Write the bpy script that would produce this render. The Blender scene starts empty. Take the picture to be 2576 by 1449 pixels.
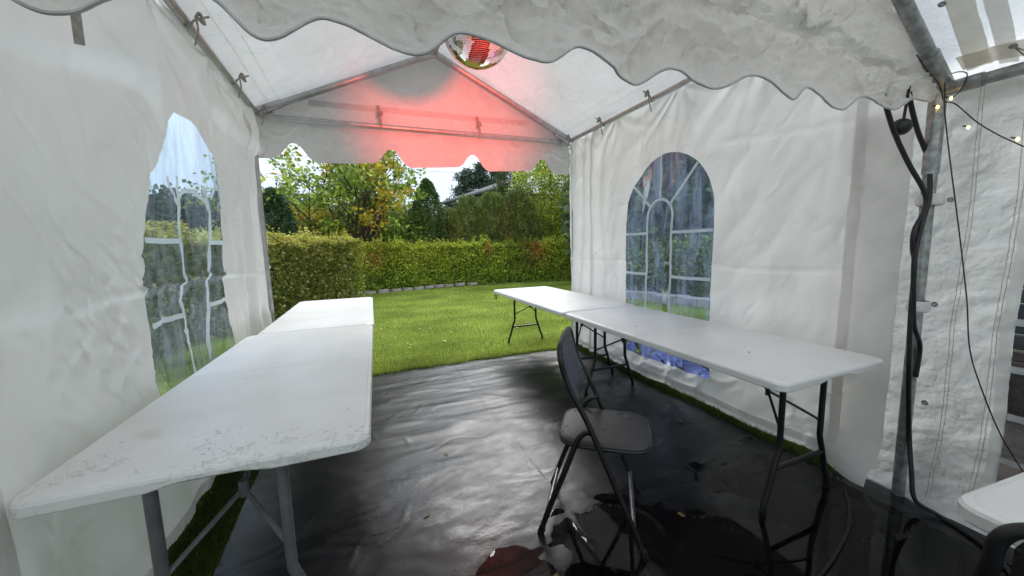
import bpy, math, random
import numpy as np
from mathutils import Vector, Matrix
from mathutils.geometry import delaunay_2d_cdt
from math import sin, cos, pi, radians

random.seed(7)
RNG = np.random.default_rng(11)
SC = bpy.context.scene
COL = SC.collection

# ------------------------------------------------------------------ camera
YAW, PITCH, ROLL, CAMH = -.383, -.118, -.0225, 1.335
fwd = Vector((-sin(YAW)*cos(PITCH), cos(YAW)*cos(PITCH), sin(PITCH)))
rgt0 = Vector((cos(YAW), sin(YAW), 0)); up0 = rgt0.cross(fwd)
rgt = rgt0*cos(ROLL)+up0*sin(ROLL); upv = up0*cos(ROLL)-rgt0*sin(ROLL)
cam_d = bpy.data.cameras.new('camera'); cam = bpy.data.objects.new('camera', cam_d); COL.objects.link(cam)
m = Matrix.Identity(4)
for i in range(3):
    m[i][0] = rgt[i]; m[i][1] = upv[i]; m[i][2] = -fwd[i]
m[2][3] = CAMH
cam.matrix_world = m
cam_d.sensor_width = 36; cam_d.lens = 36*905/2576; cam_d.clip_start = .03; cam_d.clip_end = 600
SC.camera = cam

# ------------------------------------------------------------------ world, sun
W = bpy.data.worlds.new('World'); SC.world = W; W.use_nodes = True
nt = W.node_tree; nt.nodes.clear()
sky = nt.nodes.new('ShaderNodeTexSky'); sky.sky_type = 'NISHITA'; sky.sun_disc = False
SUN_EL, SUN_AZ = radians(42), radians(25)
sky.sun_elevation = SUN_EL; sky.sun_rotation = SUN_AZ
tc = nt.nodes.new('ShaderNodeTexCoord'); nz = nt.nodes.new('ShaderNodeTexNoise'); nz.inputs['Scale'].default_value = 2.2
nz.inputs['Detail'].default_value = 5
rp = nt.nodes.new('ShaderNodeValToRGB')
rp.color_ramp.elements[0].position = .3; rp.color_ramp.elements[0].color = (6.0, 7.2, 8.7, 1)
rp.color_ramp.elements[1].position = .7; rp.color_ramp.elements[1].color = (8.2, 8.9, 9.6, 1)
sx = nt.nodes.new('ShaderNodeSeparateXYZ'); gr = nt.nodes.new('ShaderNodeMapRange')
gr.inputs['From Min'].default_value = 0; gr.inputs['From Max'].default_value = .9; gr.inputs['To Min'].default_value = .60; gr.inputs['To Max'].default_value = 1.3
gm = nt.nodes.new('ShaderNodeVectorMath'); gm.operation = 'SCALE'
mx = nt.nodes.new('ShaderNodeMixRGB'); mx.inputs[0].default_value = .93
bg = nt.nodes.new('ShaderNodeBackground'); bg.inputs[1].default_value = .1
wo = nt.nodes.new('ShaderNodeOutputWorld')
L = nt.links.new
L(tc.outputs['Generated'], nz.inputs['Vector']); L(nz.outputs[0], rp.inputs[0]); L(sky.outputs[0], mx.inputs[1]); L(tc.outputs['Generated'], sx.inputs[0]); L(sx.outputs[2], gr.inputs[0]); L(rp.outputs[0], gm.inputs[0]); L(gr.outputs[0], gm.inputs['Scale']); L(gm.outputs[0], mx.inputs[2])
L(mx.outputs[0], bg.inputs[0]); L(bg.outputs[0], wo.inputs[0])
sd = bpy.data.lights.new('sun', 'SUN'); sd.energy = 1.5; sd.angle = radians(28); sd.color = (1, .985, .96)
sun = bpy.data.objects.new('sun', sd); COL.objects.link(sun)
sdir = Vector((sin(SUN_AZ)*cos(SUN_EL), cos(SUN_AZ)*cos(SUN_EL), sin(SUN_EL)))
sun.rotation_euler = sdir.to_track_quat('Z', 'Y').to_euler(); sun.location = (3, 6, 12)
SC.view_settings.view_transform = 'Standard'; SC.view_settings.look = 'None'
SC.view_settings.gamma = 1; SC.view_settings.use_curve_mapping = False
SC.view_settings.exposure = .97
SC.cycles.max_bounces = 10; SC.cycles.diffuse_bounces = 5; SC.cycles.glossy_bounces = 4
SC.cycles.transmission_bounces = 6; SC.cycles.transparent_max_bounces = 12
SC.cycles.use_denoising = True; SC.cycles.sample_clamp_indirect = 6
SC.cycles.caustics_reflective = False; SC.cycles.caustics_refractive = False

# ------------------------------------------------------------------ noise (numpy)
def _h(ix, iy, s):
    n = (ix.astype(np.int64)*374761393+iy.astype(np.int64)*668265263+s*1274126177) & 0xffffffff
    n = ((n ^ (n >> 13))*1274126177) & 0xffffffff
    n = n ^ (n >> 16)
    return (n & 0xffff)/65535.*2*np.pi
def gn(x, y, s=0):
    x = np.asarray(x, float); y = np.asarray(y, float)
    ix = np.floor(x); iy = np.floor(y); fx = x-ix; fy = y-iy
    u = fx*fx*fx*(fx*(fx*6-15)+10); v = fy*fy*fy*(fy*(fy*6-15)+10)
    def g(a, b):
        t = _h(ix+a, iy+b, s); return np.cos(t)*(fx-a)+np.sin(t)*(fy-b)
    return ((g(0, 0)*(1-u)+g(1, 0)*u)*(1-v)+(g(0, 1)*(1-u)+g(1, 1)*u)*v)*1.5
def fbm(x, y, s=0, o=4):
    r = 0; a = 1
    for i in range(o):
        r = r+a*gn(x*2**i, y*2**i, s+i*7); a *= .5
    return r
def ridge(x, y, s=0, o=3):
    r = 0; a = 1
    for i in range(o):
        r = r+a*(1-2*np.abs(gn(x*2**i, y*2**i, s+i*7))); a *= .5
    return r-1.2
def creases(s, t, n, box, ang, angvar, ln, w, h, seed):
    rg = np.random.default_rng(seed); out = np.zeros_like(s)
    for k in range(n):
        cx = rg.uniform(box[0], box[1]); cy = rg.uniform(box[2], box[3]); a = ang+rg.normal()*angvar
        l = ln*rg.uniform(.4, 1.3); ww = w*rg.uniform(.6, 1.6); hh = h*rg.uniform(-1, 1)
        dx = s-cx; dy = t-cy; p = dx*cos(a)+dy*sin(a); q = -dx*sin(a)+dy*cos(a)+.04*np.sin(p*6/l+k)
        out += hh*np.exp(-np.abs(q)/ww)*np.clip(1-(p/l)**2, 0, 1)
    return out
def rays_from(s, t, cx, cy, n, reach, amp, seed, a0=-pi, a1=0):
    d = np.hypot(s-cx, t-cy); a = np.arctan2(t-cy, s-cx)
    return amp*np.sin(a*n+gn(a*3, d*2, seed)*3)*np.exp(-d/reach)*np.clip(d/.12, 0, 1)
def sstep(a, b, x):
    t = np.clip((x-a)/(b-a), 0, 1); return t*t*(3-2*t)

# ------------------------------------------------------------------ materials
def newmat(name):
    mt = bpy.data.materials.new(name); mt.use_nodes = True
    n = mt.node_tree.nodes; n.clear()
    return mt, mt.node_tree
def nd(t, ty, **kw):
    n = t.nodes.new('ShaderNode'+ty)
    for k, v in kw.items():
        if k.startswith('_'): setattr(n, k[1:], v)
        else: n.inputs[k].default_value = v
    return n
def noise_col(t, scale, stops, detail=4, coord='Object', vscale=None, rough=.55):
    tc = nd(t, 'TexCoord'); mp = nd(t, 'Mapping')
    if vscale: mp.inputs['Scale'].default_value = vscale
    n = nd(t, 'TexNoise', Scale=scale, Detail=detail, Roughness=rough)
    t.links.new(tc.outputs[coord], mp.inputs[0]); t.links.new(mp.outputs[0], n.inputs['Vector'])
    r = nd(t, 'ValToRGB'); cr = r.color_ramp
    while len(cr.elements) > 2: cr.elements.remove(cr.elements[-1])
    for i, (p, c) in enumerate(stops):
        e = cr.elements[i] if i < 2 else cr.elements.new(p)
        e.position = p; e.color = (*c, 1) if len(c) == 3 else c
    t.links.new(n.outputs[0], r.inputs[0])
    return r, n
def bump(t, height, strength=.3, dist=.01, normal=None):
    b = nd(t, 'Bump', Strength=strength, Distance=dist)
    t.links.new(height, b.inputs['Height'])
    if normal: t.links.new(normal, b.inputs['Normal'])
    return b
def simple(name, col, rough=.5, metal=0, var=.15, scale=8, bstr=.1, spec=.5, bscale=60, bdist=.002):
    mt, t = newmat(name)
    p = nd(t, 'BsdfPrincipled', Roughness=rough, Metallic=metal); p.inputs['Specular IOR Level'].default_value = spec
    a = tuple(max(0, c*(1-var)) for c in col); b = tuple(min(1, c*(1+var)) for c in col)
    r, n = noise_col(t, scale, [(.35, a), (.65, b)])
    t.links.new(r.outputs[0], p.inputs['Base Color'])
    r2, n2 = noise_col(t, bscale, [(.3, (0, 0, 0)), (.7, (1, 1, 1))])
    bp = bump(t, n2.outputs[0], bstr, bdist); t.links.new(bp.outputs[0], p.inputs['Normal'])
    o = nd(t, 'OutputMaterial'); t.links.new(p.outputs[0], o.inputs[0])
    return mt
def fabric(name, col, trans=.35, rough=.5, crinkle=.35, cscale=14, dirt=.25, tcol=None, crease_shade=.10):
    mt, t = newmat(name)
    p = nd(t, 'BsdfPrincipled', Roughness=rough); p.inputs['Specular IOR Level'].default_value = .35
    r, n = noise_col(t, 1.3, [(.3, tuple(c*(1-dirt*.5) for c in col)), (.62, col)], detail=8, rough=.65)
    rs, ns = noise_col(t, 38, [(.24, (.62, .6, .56)), (.34, (1, 1, 1))], detail=6, rough=.7)
    mm = nd(t, 'MixRGB', _blend_type='MULTIPLY'); mm.inputs[0].default_value = dirt
    t.links.new(r.outputs[0], mm.inputs[1]); t.links.new(rs.outputs[0], mm.inputs[2])
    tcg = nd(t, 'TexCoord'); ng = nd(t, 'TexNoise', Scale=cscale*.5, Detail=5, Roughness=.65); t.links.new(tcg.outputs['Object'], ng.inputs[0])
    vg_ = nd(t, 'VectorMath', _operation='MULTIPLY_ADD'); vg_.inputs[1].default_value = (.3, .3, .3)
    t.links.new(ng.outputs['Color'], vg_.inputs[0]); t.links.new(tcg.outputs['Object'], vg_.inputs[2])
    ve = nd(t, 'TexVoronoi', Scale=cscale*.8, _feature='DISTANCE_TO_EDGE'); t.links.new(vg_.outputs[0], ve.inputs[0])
    me_ = nd(t, 'MapRange'); me_.inputs['From Max'].default_value = .10; me_.inputs['To Min'].default_value = 1-crease_shade; t.links.new(ve.outputs['Distance'], me_.inputs[0])  # darker lines paint the shading of crumple folds into the cloth colour
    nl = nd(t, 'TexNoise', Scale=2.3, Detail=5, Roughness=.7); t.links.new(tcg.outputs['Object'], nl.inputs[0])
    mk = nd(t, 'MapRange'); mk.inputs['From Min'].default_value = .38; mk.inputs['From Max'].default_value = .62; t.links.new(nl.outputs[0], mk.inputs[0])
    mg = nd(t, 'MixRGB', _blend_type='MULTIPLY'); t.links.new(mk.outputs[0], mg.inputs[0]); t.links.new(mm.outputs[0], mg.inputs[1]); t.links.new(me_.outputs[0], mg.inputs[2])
    mm = mg
    t.links.new(mm.outputs[0], p.inputs['Base Color'])
    tr = nd(t, 'BsdfTranslucent'); 
    mt2 = nd(t, 'MixRGB', _blend_type='MULTIPLY'); mt2.inputs[0].default_value = 1
    t.links.new(mm.outputs[0], mt2.inputs[1]); mt2.inputs[2].default_value = (*(tcol or (1, .985, .96)), 1)
    t.links.new(mt2.outputs[0], tr.inputs[0])
    tc = nd(t, 'TexCoord')
    nw = nd(t, 'TexNoise', Scale=cscale*.35, Detail=4, Roughness=.6); t.links.new(tc.outputs['Object'], nw.inputs[0])
    vm = nd(t, 'VectorMath', _operation='MULTIPLY_ADD'); vm.inputs[1].default_value = (.28, .28, .28)
    t.links.new(nw.outputs['Color'], vm.inputs[0]); t.links.new(tc.outputs['Object'], vm.inputs[2])
    v1 = nd(t, 'TexVoronoi', Scale=cscale*.55); v2 = nd(t, 'TexVoronoi', Scale=cscale*1.7)
    for v_ in (v1, v2): t.links.new(vm.outputs[0], v_.inputs[0])
    n2 = nd(t, 'TexNoise', Scale=500, Detail=2); t.links.new(tc.outputs['Object'], n2.inputs[0])
    b0 = bump(t, v1.outputs['Distance'], crinkle*.75, .030*min(1, 9/cscale)); b1 = bump(t, v2.outputs['Distance'], crinkle*.55, .010*min(1, 9/cscale), b0.outputs[0])
    b2 = bump(t, n2.outputs[0], .12, .0006, b1.outputs[0])
    t.links.new(b2.outputs[0], p.inputs['Normal']); t.links.new(b2.outputs[0], tr.inputs['Normal'])
    mixs = nd(t, 'MixShader'); mixs.inputs[0].default_value = trans
    t.links.new(p.outputs[0], mixs.inputs[1]); t.links.new(tr.outputs[0], mixs.inputs[2])
    o = nd(t, 'OutputMaterial'); t.links.new(mixs.outputs[0], o.inputs[0])
    return mt
def vinyl(name, tint=(.72, .83, .93), haze=.19, hcol=(.56, .64, .76)):
    mt, t = newmat(name)
    tr = nd(t, 'BsdfTransparent'); tr.inputs[0].default_value = (*tint, 1)
    gl = nd(t, 'BsdfGlossy', Roughness=.08); gl.inputs[0].default_value = (.5, .55, .62, 1)
    df = nd(t, 'BsdfDiffuse'); df.inputs[0].default_value = (*hcol, 1)
    tl = nd(t, 'BsdfTranslucent'); tl.inputs[0].default_value = (*hcol, 1)
    tc = nd(t, 'TexCoord')
    mp = nd(t, 'Mapping'); mp.inputs['Scale'].default_value = (1, 1, .22)
    t.links.new(tc.outputs['Object'], mp.inputs[0])
    n = nd(t, 'TexNoise', Scale=26, Detail=7, Roughness=.62, Distortion=1.5)
    t.links.new(mp.outputs[0], n.inputs[0])
    b = bump(t, n.outputs[0], .22, .010)
    for s in (gl, df, tl): t.links.new(b.outputs[0], s.inputs['Normal'])
    n3 = nd(t, 'TexNoise', Scale=9, Detail=8, Roughness=.7, Distortion=.6); t.links.new(mp.outputs[0], n3.inputs[0])
    mr = nd(t, 'MapRange'); mr.inputs['From Min'].default_value = .42; mr.inputs['From Max'].default_value = .75
    mr.inputs['To Min'].default_value = haze*.45; mr.inputs['To Max'].default_value = haze*3.2
    t.links.new(n3.outputs[0], mr.inputs[0])
    m0 = nd(t, 'MixShader'); m0.inputs[0].default_value = .5
    t.links.new(df.outputs[0], m0.inputs[1]); t.links.new(tl.outputs[0], m0.inputs[2])
    m1 = nd(t, 'MixShader'); t.links.new(mr.outputs[0], m1.inputs[0]); t.links.new(tr.outputs[0], m1.inputs[1]); t.links.new(m0.outputs[0], m1.inputs[2])
    fr = nd(t, 'Fresnel', IOR=1.22)
    m2 = nd(t, 'MixShader'); t.links.new(fr.outputs[0], m2.inputs[0]); t.links.new(m1.outputs[0], m2.inputs[1]); t.links.new(gl.outputs[0], m2.inputs[2])
    o = nd(t, 'OutputMaterial'); t.links.new(m2.outputs[0], o.inputs[0])
    return mt
def leafmat(name, trans=.3, rough=.5, gain=1.0):
    mt, t = newmat(name)
    at = nd(t, 'Attribute'); at.attribute_name = 'tint'
    p = nd(t, 'BsdfPrincipled', Roughness=rough); p.inputs['Specular IOR Level'].default_value = .35
    tr = nd(t, 'BsdfTranslucent'); t.links.new(at.outputs[0], p.inputs['Base Color']); t.links.new(at.outputs[0], tr.inputs[0])
    mi = nd(t, 'MixShader'); mi.inputs[0].default_value = trans
    t.links.new(p.outputs[0], mi.inputs[1]); t.links.new(tr.outputs[0], mi.inputs[2])
    o = nd(t, 'OutputMaterial'); t.links.new(mi.outputs[0], o.inputs[0])
    return mt

M = {}
M['wall'] = fabric('side_wall_fabric', (.82, .805, .795), .42, .33, .22, 3, .15, crease_shade=.06)
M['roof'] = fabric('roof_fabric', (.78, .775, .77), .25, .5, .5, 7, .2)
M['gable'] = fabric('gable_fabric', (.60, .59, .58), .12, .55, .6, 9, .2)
M['crumple'] = fabric('crumpled_fabric', (.88, .875, .87), .58, .6, .55, 22, .22, crease_shade=.06)
M['old_wall'] = fabric('aged_fabric', (.80, .80, .80), .48, .55, .7, 12, .35, crease_shade=.12)
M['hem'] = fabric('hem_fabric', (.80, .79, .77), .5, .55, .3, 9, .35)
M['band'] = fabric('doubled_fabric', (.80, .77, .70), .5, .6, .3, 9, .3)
M['piping'] = simple('grey_piping', (.45, .44, .46), .7, 0, .15, 20, .2)
M['vinylB'] = vinyl('wet_clear_vinyl', (.8, .84, .9), .02, (.4, .45, .55))
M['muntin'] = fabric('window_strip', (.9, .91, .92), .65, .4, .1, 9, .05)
M['vinyl'] = vinyl('clear_vinyl')
M['vinylR'] = vinyl('blue_clear_vinyl', (.70, .83, .99), .19, (.48, .60, .86))
M['steel'] = simple('galvanised_steel', (.32, .33, .335), .38, .6, .3, 30, .15)
M['alu'] = simple('pale_grey_tube', (.42, .42, .42), .34, .55, .12, 12, .08)
M['black'] = simple('black_paint', (.009, .009, .010), .38, 0, .3, 20, .1)
M['grey_leg'] = simple('grey_paint', (.11, .11, .115), .42, 0, .2, 12, .1)
M['seat_old'] = simple('black_vinyl_pad', (.028, .026, .028), .36, 0, .25, 7, .25, bscale=90, bdist=.001)
def wet_seat():
    mt, t = newmat('wet_black_vinyl'); p = nd(t, 'BsdfPrincipled'); p.inputs['Base Color'].default_value = (.026, .024, .026, 1)
    tc = nd(t, 'TexCoord'); n = nd(t, 'TexNoise', Scale=26, Detail=5, Roughness=.6, Distortion=1.2); n0 = nd(t, 'TexNoise', Scale=6, Detail=2); n1 = nd(t, 'TexNoise', Scale=110, Detail=3)
    for q in (n, n0, n1): t.links.new(tc.outputs['Object'], q.inputs[0])
    a = nd(t, 'Math', _operation='MULTIPLY_ADD'); a.inputs[1].default_value = .7; t.links.new(n.outputs[0], a.inputs[0]); t.links.new(n0.outputs[0], a.inputs[2])
    m_ = nd(t, 'MapRange'); m_.inputs['From Min'].default_value = .96; m_.inputs['From Max'].default_value = 1.0; t.links.new(a.outputs[0], m_.inputs[0])
    r = nd(t, 'MapRange'); r.inputs['To Min'].default_value = .38; r.inputs['To Max'].default_value = .05; t.links.new(m_.outputs[0], r.inputs[0]); t.links.new(r.outputs[0], p.inputs['Roughness'])
    b0 = bump(t, n1.outputs[0], .12, .001); b = bump(t, m_.outputs[0], .6, .002, b0.outputs[0]); t.links.new(b.outputs[0], p.inputs['Normal'])
    o = nd(t, 'OutputMaterial'); t.links.new(p.outputs[0], o.inputs[0]); return mt
M['seat'] = wet_seat()
M['cable'] = simple('black_cable', (.008, .008, .009), .5, 0, .3, 20, .05)
M['tape'] = simple('translucent_tape', (.62, .62, .61), .3, 0, .1, 20, .15)
M['strapm'] = simple('beige_strap', (.30, .27, .24), .8, 0, .2, 60, .4)
M['bark'] = simple('grey_bark', (.085, .07, .055), .85, 0, .4, 14, .6, bscale=30, bdist=.01)
M['soil'] = simple('dark_soil', (.035, .024, .016), .95, 0, .4, 6, .8, bscale=20, bdist=.03)
M['stone'] = simple('edging_stone', (.36, .32, .29), .85, 0, .3, 5, .5, bscale=25, bdist=.01)
M['darkwood'] = simple('dark_board', (.03, .024, .022), .45, 0, .5, 5, .4, bscale=30, bdist=.004)
M['tiles'] = simple('dark_roof_tile', (.035, .037, .042), .85, 0, .25, 4, .2)
M['render'] = simple('pale_facade', (.55, .55, .54), .8, 0, .08, 2, .1)
M['darkglass'] = simple('dark_pane', (.02, .025, .03), .12, 0, .1, 2, 0)
M['bluetarp'] = simple('blue_sheet', (.045, .055, .28), .45, 0, .4, 4, .6, bscale=9, bdist=.03)
M['leaf'] = leafmat('leaf', .32)
M['needle'] = leafmat('needle', .12, .6)
M['blade'] = leafmat('grass_blade', .35, .5)

def table_mat(name, wet):
    mt, t = newmat(name)
    p = nd(t, 'BsdfPrincipled'); p.inputs['Specular IOR Level'].default_value = .5
    r, n = noise_col(t, 3.2, [(.28, (.70, .695, .68)), (.6, (.78, .775, .765))], detail=8, rough=.6)
    r2, n2 = noise_col(t, 5, [(.63, (1, 1, 1)), (.78, (.62, .61, .57))], detail=10, rough=.75, vscale=(1, 3.2, 1))
    mm = nd(t, 'MixRGB', _blend_type='MULTIPLY'); mm.inputs[0].default_value = .8
    t.links.new(r.outputs[0], mm.inputs[1]); t.links.new(r2.outputs[0], mm.inputs[2])
    for sc_, rot, lo in (((1.4, 26, 1), .3, .715), ((22, 1.2, 1), -.25, .72), ((3, 40, 1), 1.1, .74)):
        tq = nd(t, 'TexCoord'); mq = nd(t, 'Mapping'); mq.inputs['Scale'].default_value = sc_; mq.inputs['Rotation'].default_value = (0, 0, rot)
        nq = nd(t, 'TexNoise', Scale=2.2, Detail=7, Roughness=.7, Distortion=.3); t.links.new(tq.outputs['Object'], mq.inputs[0]); t.links.new(mq.outputs[0], nq.inputs[0])
        rq = nd(t, 'MapRange'); rq.inputs['From Min'].default_value = lo-.05; rq.inputs['From Max'].default_value = lo; rq.inputs['To Min'].default_value = 1; rq.inputs['To Max'].default_value = .62
        t.links.new(nq.outputs[0], rq.inputs[0]); m9 = nd(t, 'MixRGB', _blend_type='MULTIPLY'); m9.inputs[0].default_value = 1
        t.links.new(mm.outputs[0], m9.inputs[1]); t.links.new(rq.outputs[0], m9.inputs[2]); mm = m9
    if wet[0] > 0:      # rusty stain near the left corner
        ts = nd(t, 'TexCoord'); vs = nd(t, 'VectorMath', _operation='DISTANCE'); vs.inputs[1].default_value = (.30, .27, .74); ns_ = nd(t, 'TexNoise', Scale=14, Detail=5)
        t.links.new(ts.outputs['Object'], vs.inputs[0]); t.links.new(ts.outputs['Object'], ns_.inputs[0])
        ms = nd(t, 'Math', _operation='MULTIPLY_ADD'); ms.inputs[1].default_value = .16; t.links.new(ns_.outputs[0], ms.inputs[0]); t.links.new(vs.outputs['Value'], ms.inputs[2])
        rs_ = nd(t, 'MapRange'); rs_.inputs['From Min'].default_value = .09; rs_.inputs['From Max'].default_value = .135; rs_.inputs['To Min'].default_value = .28; rs_.inputs['To Max'].default_value = 0
        t.links.new(ms.outputs[0], rs_.inputs[0]); m8 = nd(t, 'MixRGB'); t.links.new(rs_.outputs[0], m8.inputs[0]); t.links.new(mm.outputs[0], m8.inputs[1]); m8.inputs[2].default_value = (.46, .36, .17, 1); mm = m8
    t.links.new(mm.outputs[0], p.inputs['Base Color'])
    tc = nd(t, 'TexCoord')
    nb = nd(t, 'TexNoise', Scale=160, Detail=3); t.links.new(tc.outputs['Object'], nb.inputs[0])
    b = bump(t, nb.outputs[0], .10, .001)
    # wet film and droplets
    nw = nd(t, 'TexNoise', Scale=2.6, Detail=4, Roughness=.6, Distortion=.4); t.links.new(tc.outputs['Object'], nw.inputs[0])
    sep = nd(t, 'SeparateXYZ'); t.links.new(tc.outputs['Object'], sep.inputs[0])
    mr = nd(t, 'MapRange'); mr.inputs['From Min'].default_value = wet[0]; mr.inputs['From Max'].default_value = wet[1]
    mr.inputs['To Min'].default_value = .26; mr.inputs['To Max'].default_value = 0; t.links.new(sep.outputs[0], mr.inputs[0])
    ad = nd(t, 'Math', _operation='ADD'); t.links.new(nw.outputs[0], ad.inputs[0]); t.links.new(mr.outputs[0], ad.inputs[1])
    nw2 = nd(t, 'TexNoise', Scale=42, Detail=4, Roughness=.6, Distortion=1.4); t.links.new(tc.outputs['Object'], nw2.inputs[0])
    ad2 = nd(t, 'Math', _operation='MULTIPLY_ADD'); t.links.new(nw2.outputs[0], ad2.inputs[0]); ad2.inputs[1].default_value = .8; t.links.new(ad.outputs[0], ad2.inputs[2])
    m3 = nd(t, 'MapRange'); m3.inputs['From Min'].default_value = 1.205; m3.inputs['From Max'].default_value = 1.27; t.links.new(ad2.outputs[0], m3.inputs[0])
    b2 = nd(t, 'Bump', Strength=.7, Distance=.003); t.links.new(m3.outputs[0], b2.inputs['Height']); t.links.new(b.outputs[0], b2.inputs['Normal'])
    t.links.new(b2.outputs[0], p.inputs['Normal'])
    rr = nd(t, 'MapRange'); rr.inputs['To Min'].default_value = .34; rr.inputs['To Max'].default_value = .04; t.links.new(m3.outputs[0], rr.inputs[0])
    t.links.new(rr.outputs[0], p.inputs['Roughness'])
    o = nd(t, 'OutputMaterial'); t.links.new(p.outputs[0], o.inputs[0])
    return mt
M['table'] = table_mat('white_blow_moulded_plastic', (-3, -2))
M['table_wet'] = table_mat('wet_white_plastic', (.02, .62))
M['table_wet'].node_tree.nodes

def tarp_mat():
    mt, t = newmat('black_tarp')
    p = nd(t, 'BsdfPrincipled'); p.inputs['Specular IOR Level'].default_value = .32
    r, n = noise_col(t, 2.2, [(.3, (.006, .006, .007)), (.7, (.016, .016, .019))], detail=9, rough=.7)
    t.links.new(r.outputs[0], p.inputs['Base Color'])
    r2, n2 = noise_col(t, 6, [(.3, (.28, .28, .28)), (.7, (.43, .43, .43))], detail=9, rough=.72)
    tcw = nd(t, 'TexCoord'); mpw = nd(t, 'Mapping'); mpw.inputs['Scale'].default_value = (1, 2.6, 1); t.links.new(tcw.outputs['Object'], mpw.inputs[0])
    nw_ = nd(t, 'TexNoise', Scale=1.5, Detail=7, Roughness=.6, Distortion=.8); t.links.new(mpw.outputs[0], nw_.inputs[0])
    sp = nd(t, 'SeparateXYZ'); t.links.new(tcw.outputs['Object'], sp.inputs[0])
    my = nd(t, 'MapRange'); my.inputs['From Min'].default_value = .8; my.inputs['From Max'].default_value = 2.6; my.inputs['To Min'].default_value = .20; my.inputs['To Max'].default_value = -.04; t.links.new(sp.outputs[1], my.inputs[0])
    aw = nd(t, 'Math', _operation='ADD'); t.links.new(nw_.outputs[0], aw.inputs[0]); t.links.new(my.outputs[0], aw.inputs[1])
    mw = nd(t, 'MapRange'); mw.inputs['From Min'].default_value = .56; mw.inputs['From Max'].default_value = .74; t.links.new(aw.outputs[0], mw.inputs[0])
    mixr = nd(t, 'MixRGB'); t.links.new(mw.outputs[0], mixr.inputs[0]); t.links.new(r2.outputs[0], mixr.inputs[1]); mixr.inputs[2].default_value = (.17, .17, .17, 1)
    t.links.new(mixr.outputs[0], p.inputs['Roughness'])
    tc = nd(t, 'TexCoord')
    v = nd(t, 'TexVoronoi', Scale=200); t.links.new(tc.outputs['Object'], v.inputs[0])
    nw = nd(t, 'TexNoise', Scale=3, Detail=5, Roughness=.65); t.links.new(tc.outputs['Object'], nw.inputs[0])
    nf = nd(t, 'TexNoise', Scale=45, Detail=6, Roughness=.7); t.links.new(tc.outputs['Object'], nf.inputs[0])
    mr = nd(t, 'MapRange'); mr.inputs['From Min'].default_value = .5; mr.inputs['From Max'].default_value = .7; mr.inputs['To Max'].default_value = .09
    t.links.new(nw.outputs[0], mr.inputs[0])
    b0 = bump(t, nf.outputs[0], .22, .003)
    b = nd(t, 'Bump', Distance=.0012); t.links.new(mr.outputs[0], b.inputs['Strength']); t.links.new(v.outputs['Distance'], b.inputs['Height'])
    t.links.new(b0.outputs[0], b.inputs['Normal'])
    t.links.new(b.outputs[0], p.inputs['Normal'])
    o = nd(t, 'OutputMaterial'); t.links.new(p.outputs[0], o.inputs[0])
    return mt
M['tarp'] = tarp_mat()
def water_mat():
    mt, t = newmat('puddle_water')
    tr = nd(t, 'BsdfTransparent'); tr.inputs[0].default_value = (.7, .7, .7, 1)
    gl = nd(t, 'BsdfGlossy', Roughness=.015)
    fr = nd(t, 'Fresnel', IOR=1.36)
    tc = nd(t, 'TexCoord'); n = nd(t, 'TexNoise', Scale=5, Detail=2); t.links.new(tc.outputs['Object'], n.inputs[0])
    b = bump(t, n.outputs[0], .05, .01); t.links.new(b.outputs[0], gl.inputs['Normal'])
    mi = nd(t, 'MixShader'); t.links.new(fr.outputs[0], mi.inputs[0]); t.links.new(tr.outputs[0], mi.inputs[1]); t.links.new(gl.outputs[0], mi.inputs[2])
    o = nd(t, 'OutputMaterial'); t.links.new(mi.outputs[0], o.inputs[0])
    return mt
M['water'] = water_mat()
def ground_mat():
    mt, t = newmat('lawn_ground')
    p = nd(t, 'BsdfPrincipled', Roughness=.9); p.inputs['Specular IOR Level'].default_value = .1
    r, n = noise_col(t, 1.1, [(.3, (.10, .15, .018)), (.7, (.16, .22, .03))], detail=8, rough=.7)
    r2, n2 = noise_col(t, 55, [(.3, (.45, .45, .4)), (.65, (1, 1, 1))], detail=6, rough=.7)
    mm = nd(t, 'MixRGB', _blend_type='MULTIPLY'); mm.inputs[0].default_value = .8
    t.links.new(r.outputs[0], mm.inputs[1]); t.links.new(r2.outputs[0], mm.inputs[2]); t.links.new(mm.outputs[0], p.inputs['Base Color'])
    b = bump(t, n2.outputs[0], .6, .02); t.links.new(b.outputs[0], p.inputs['Normal'])
    o = nd(t, 'OutputMaterial'); t.links.new(p.outputs[0], o.inputs[0])
    return mt
M['ground'] = ground_mat()
def emit(name, col, s):
    mt, t = newmat(name); e = nd(t, 'Emission', Strength=s); e.inputs[0].default_value = (*col, 1)
    o = nd(t, 'OutputMaterial'); t.links.new(e.outputs[0], o.inputs[0]); return mt
M['bulb'] = emit('warm_bulb', (1, .62, .12), 7)
M['redlens'] = emit('red_lens', (1, .03, .02), 6)
def mirror():
    mt, t = newmat('mirror_tile'); p = nd(t, 'BsdfPrincipled', Roughness=.03, Metallic=1)
    p.inputs['Base Color'].default_value = (.92, .93, .94, 1)
    tc = nd(t, 'TexCoord'); n = nd(t, 'TexNoise', Scale=3); t.links.new(tc.outputs['Object'], n.inputs[0])
    b = bump(t, n.outputs[0], .02, .01); t.links.new(b.outputs[0], p.inputs['Normal'])
    o = nd(t, 'OutputMaterial'); t.links.new(p.outputs[0], o.inputs[0]); return mt
M['mirror'] = mirror()

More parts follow.
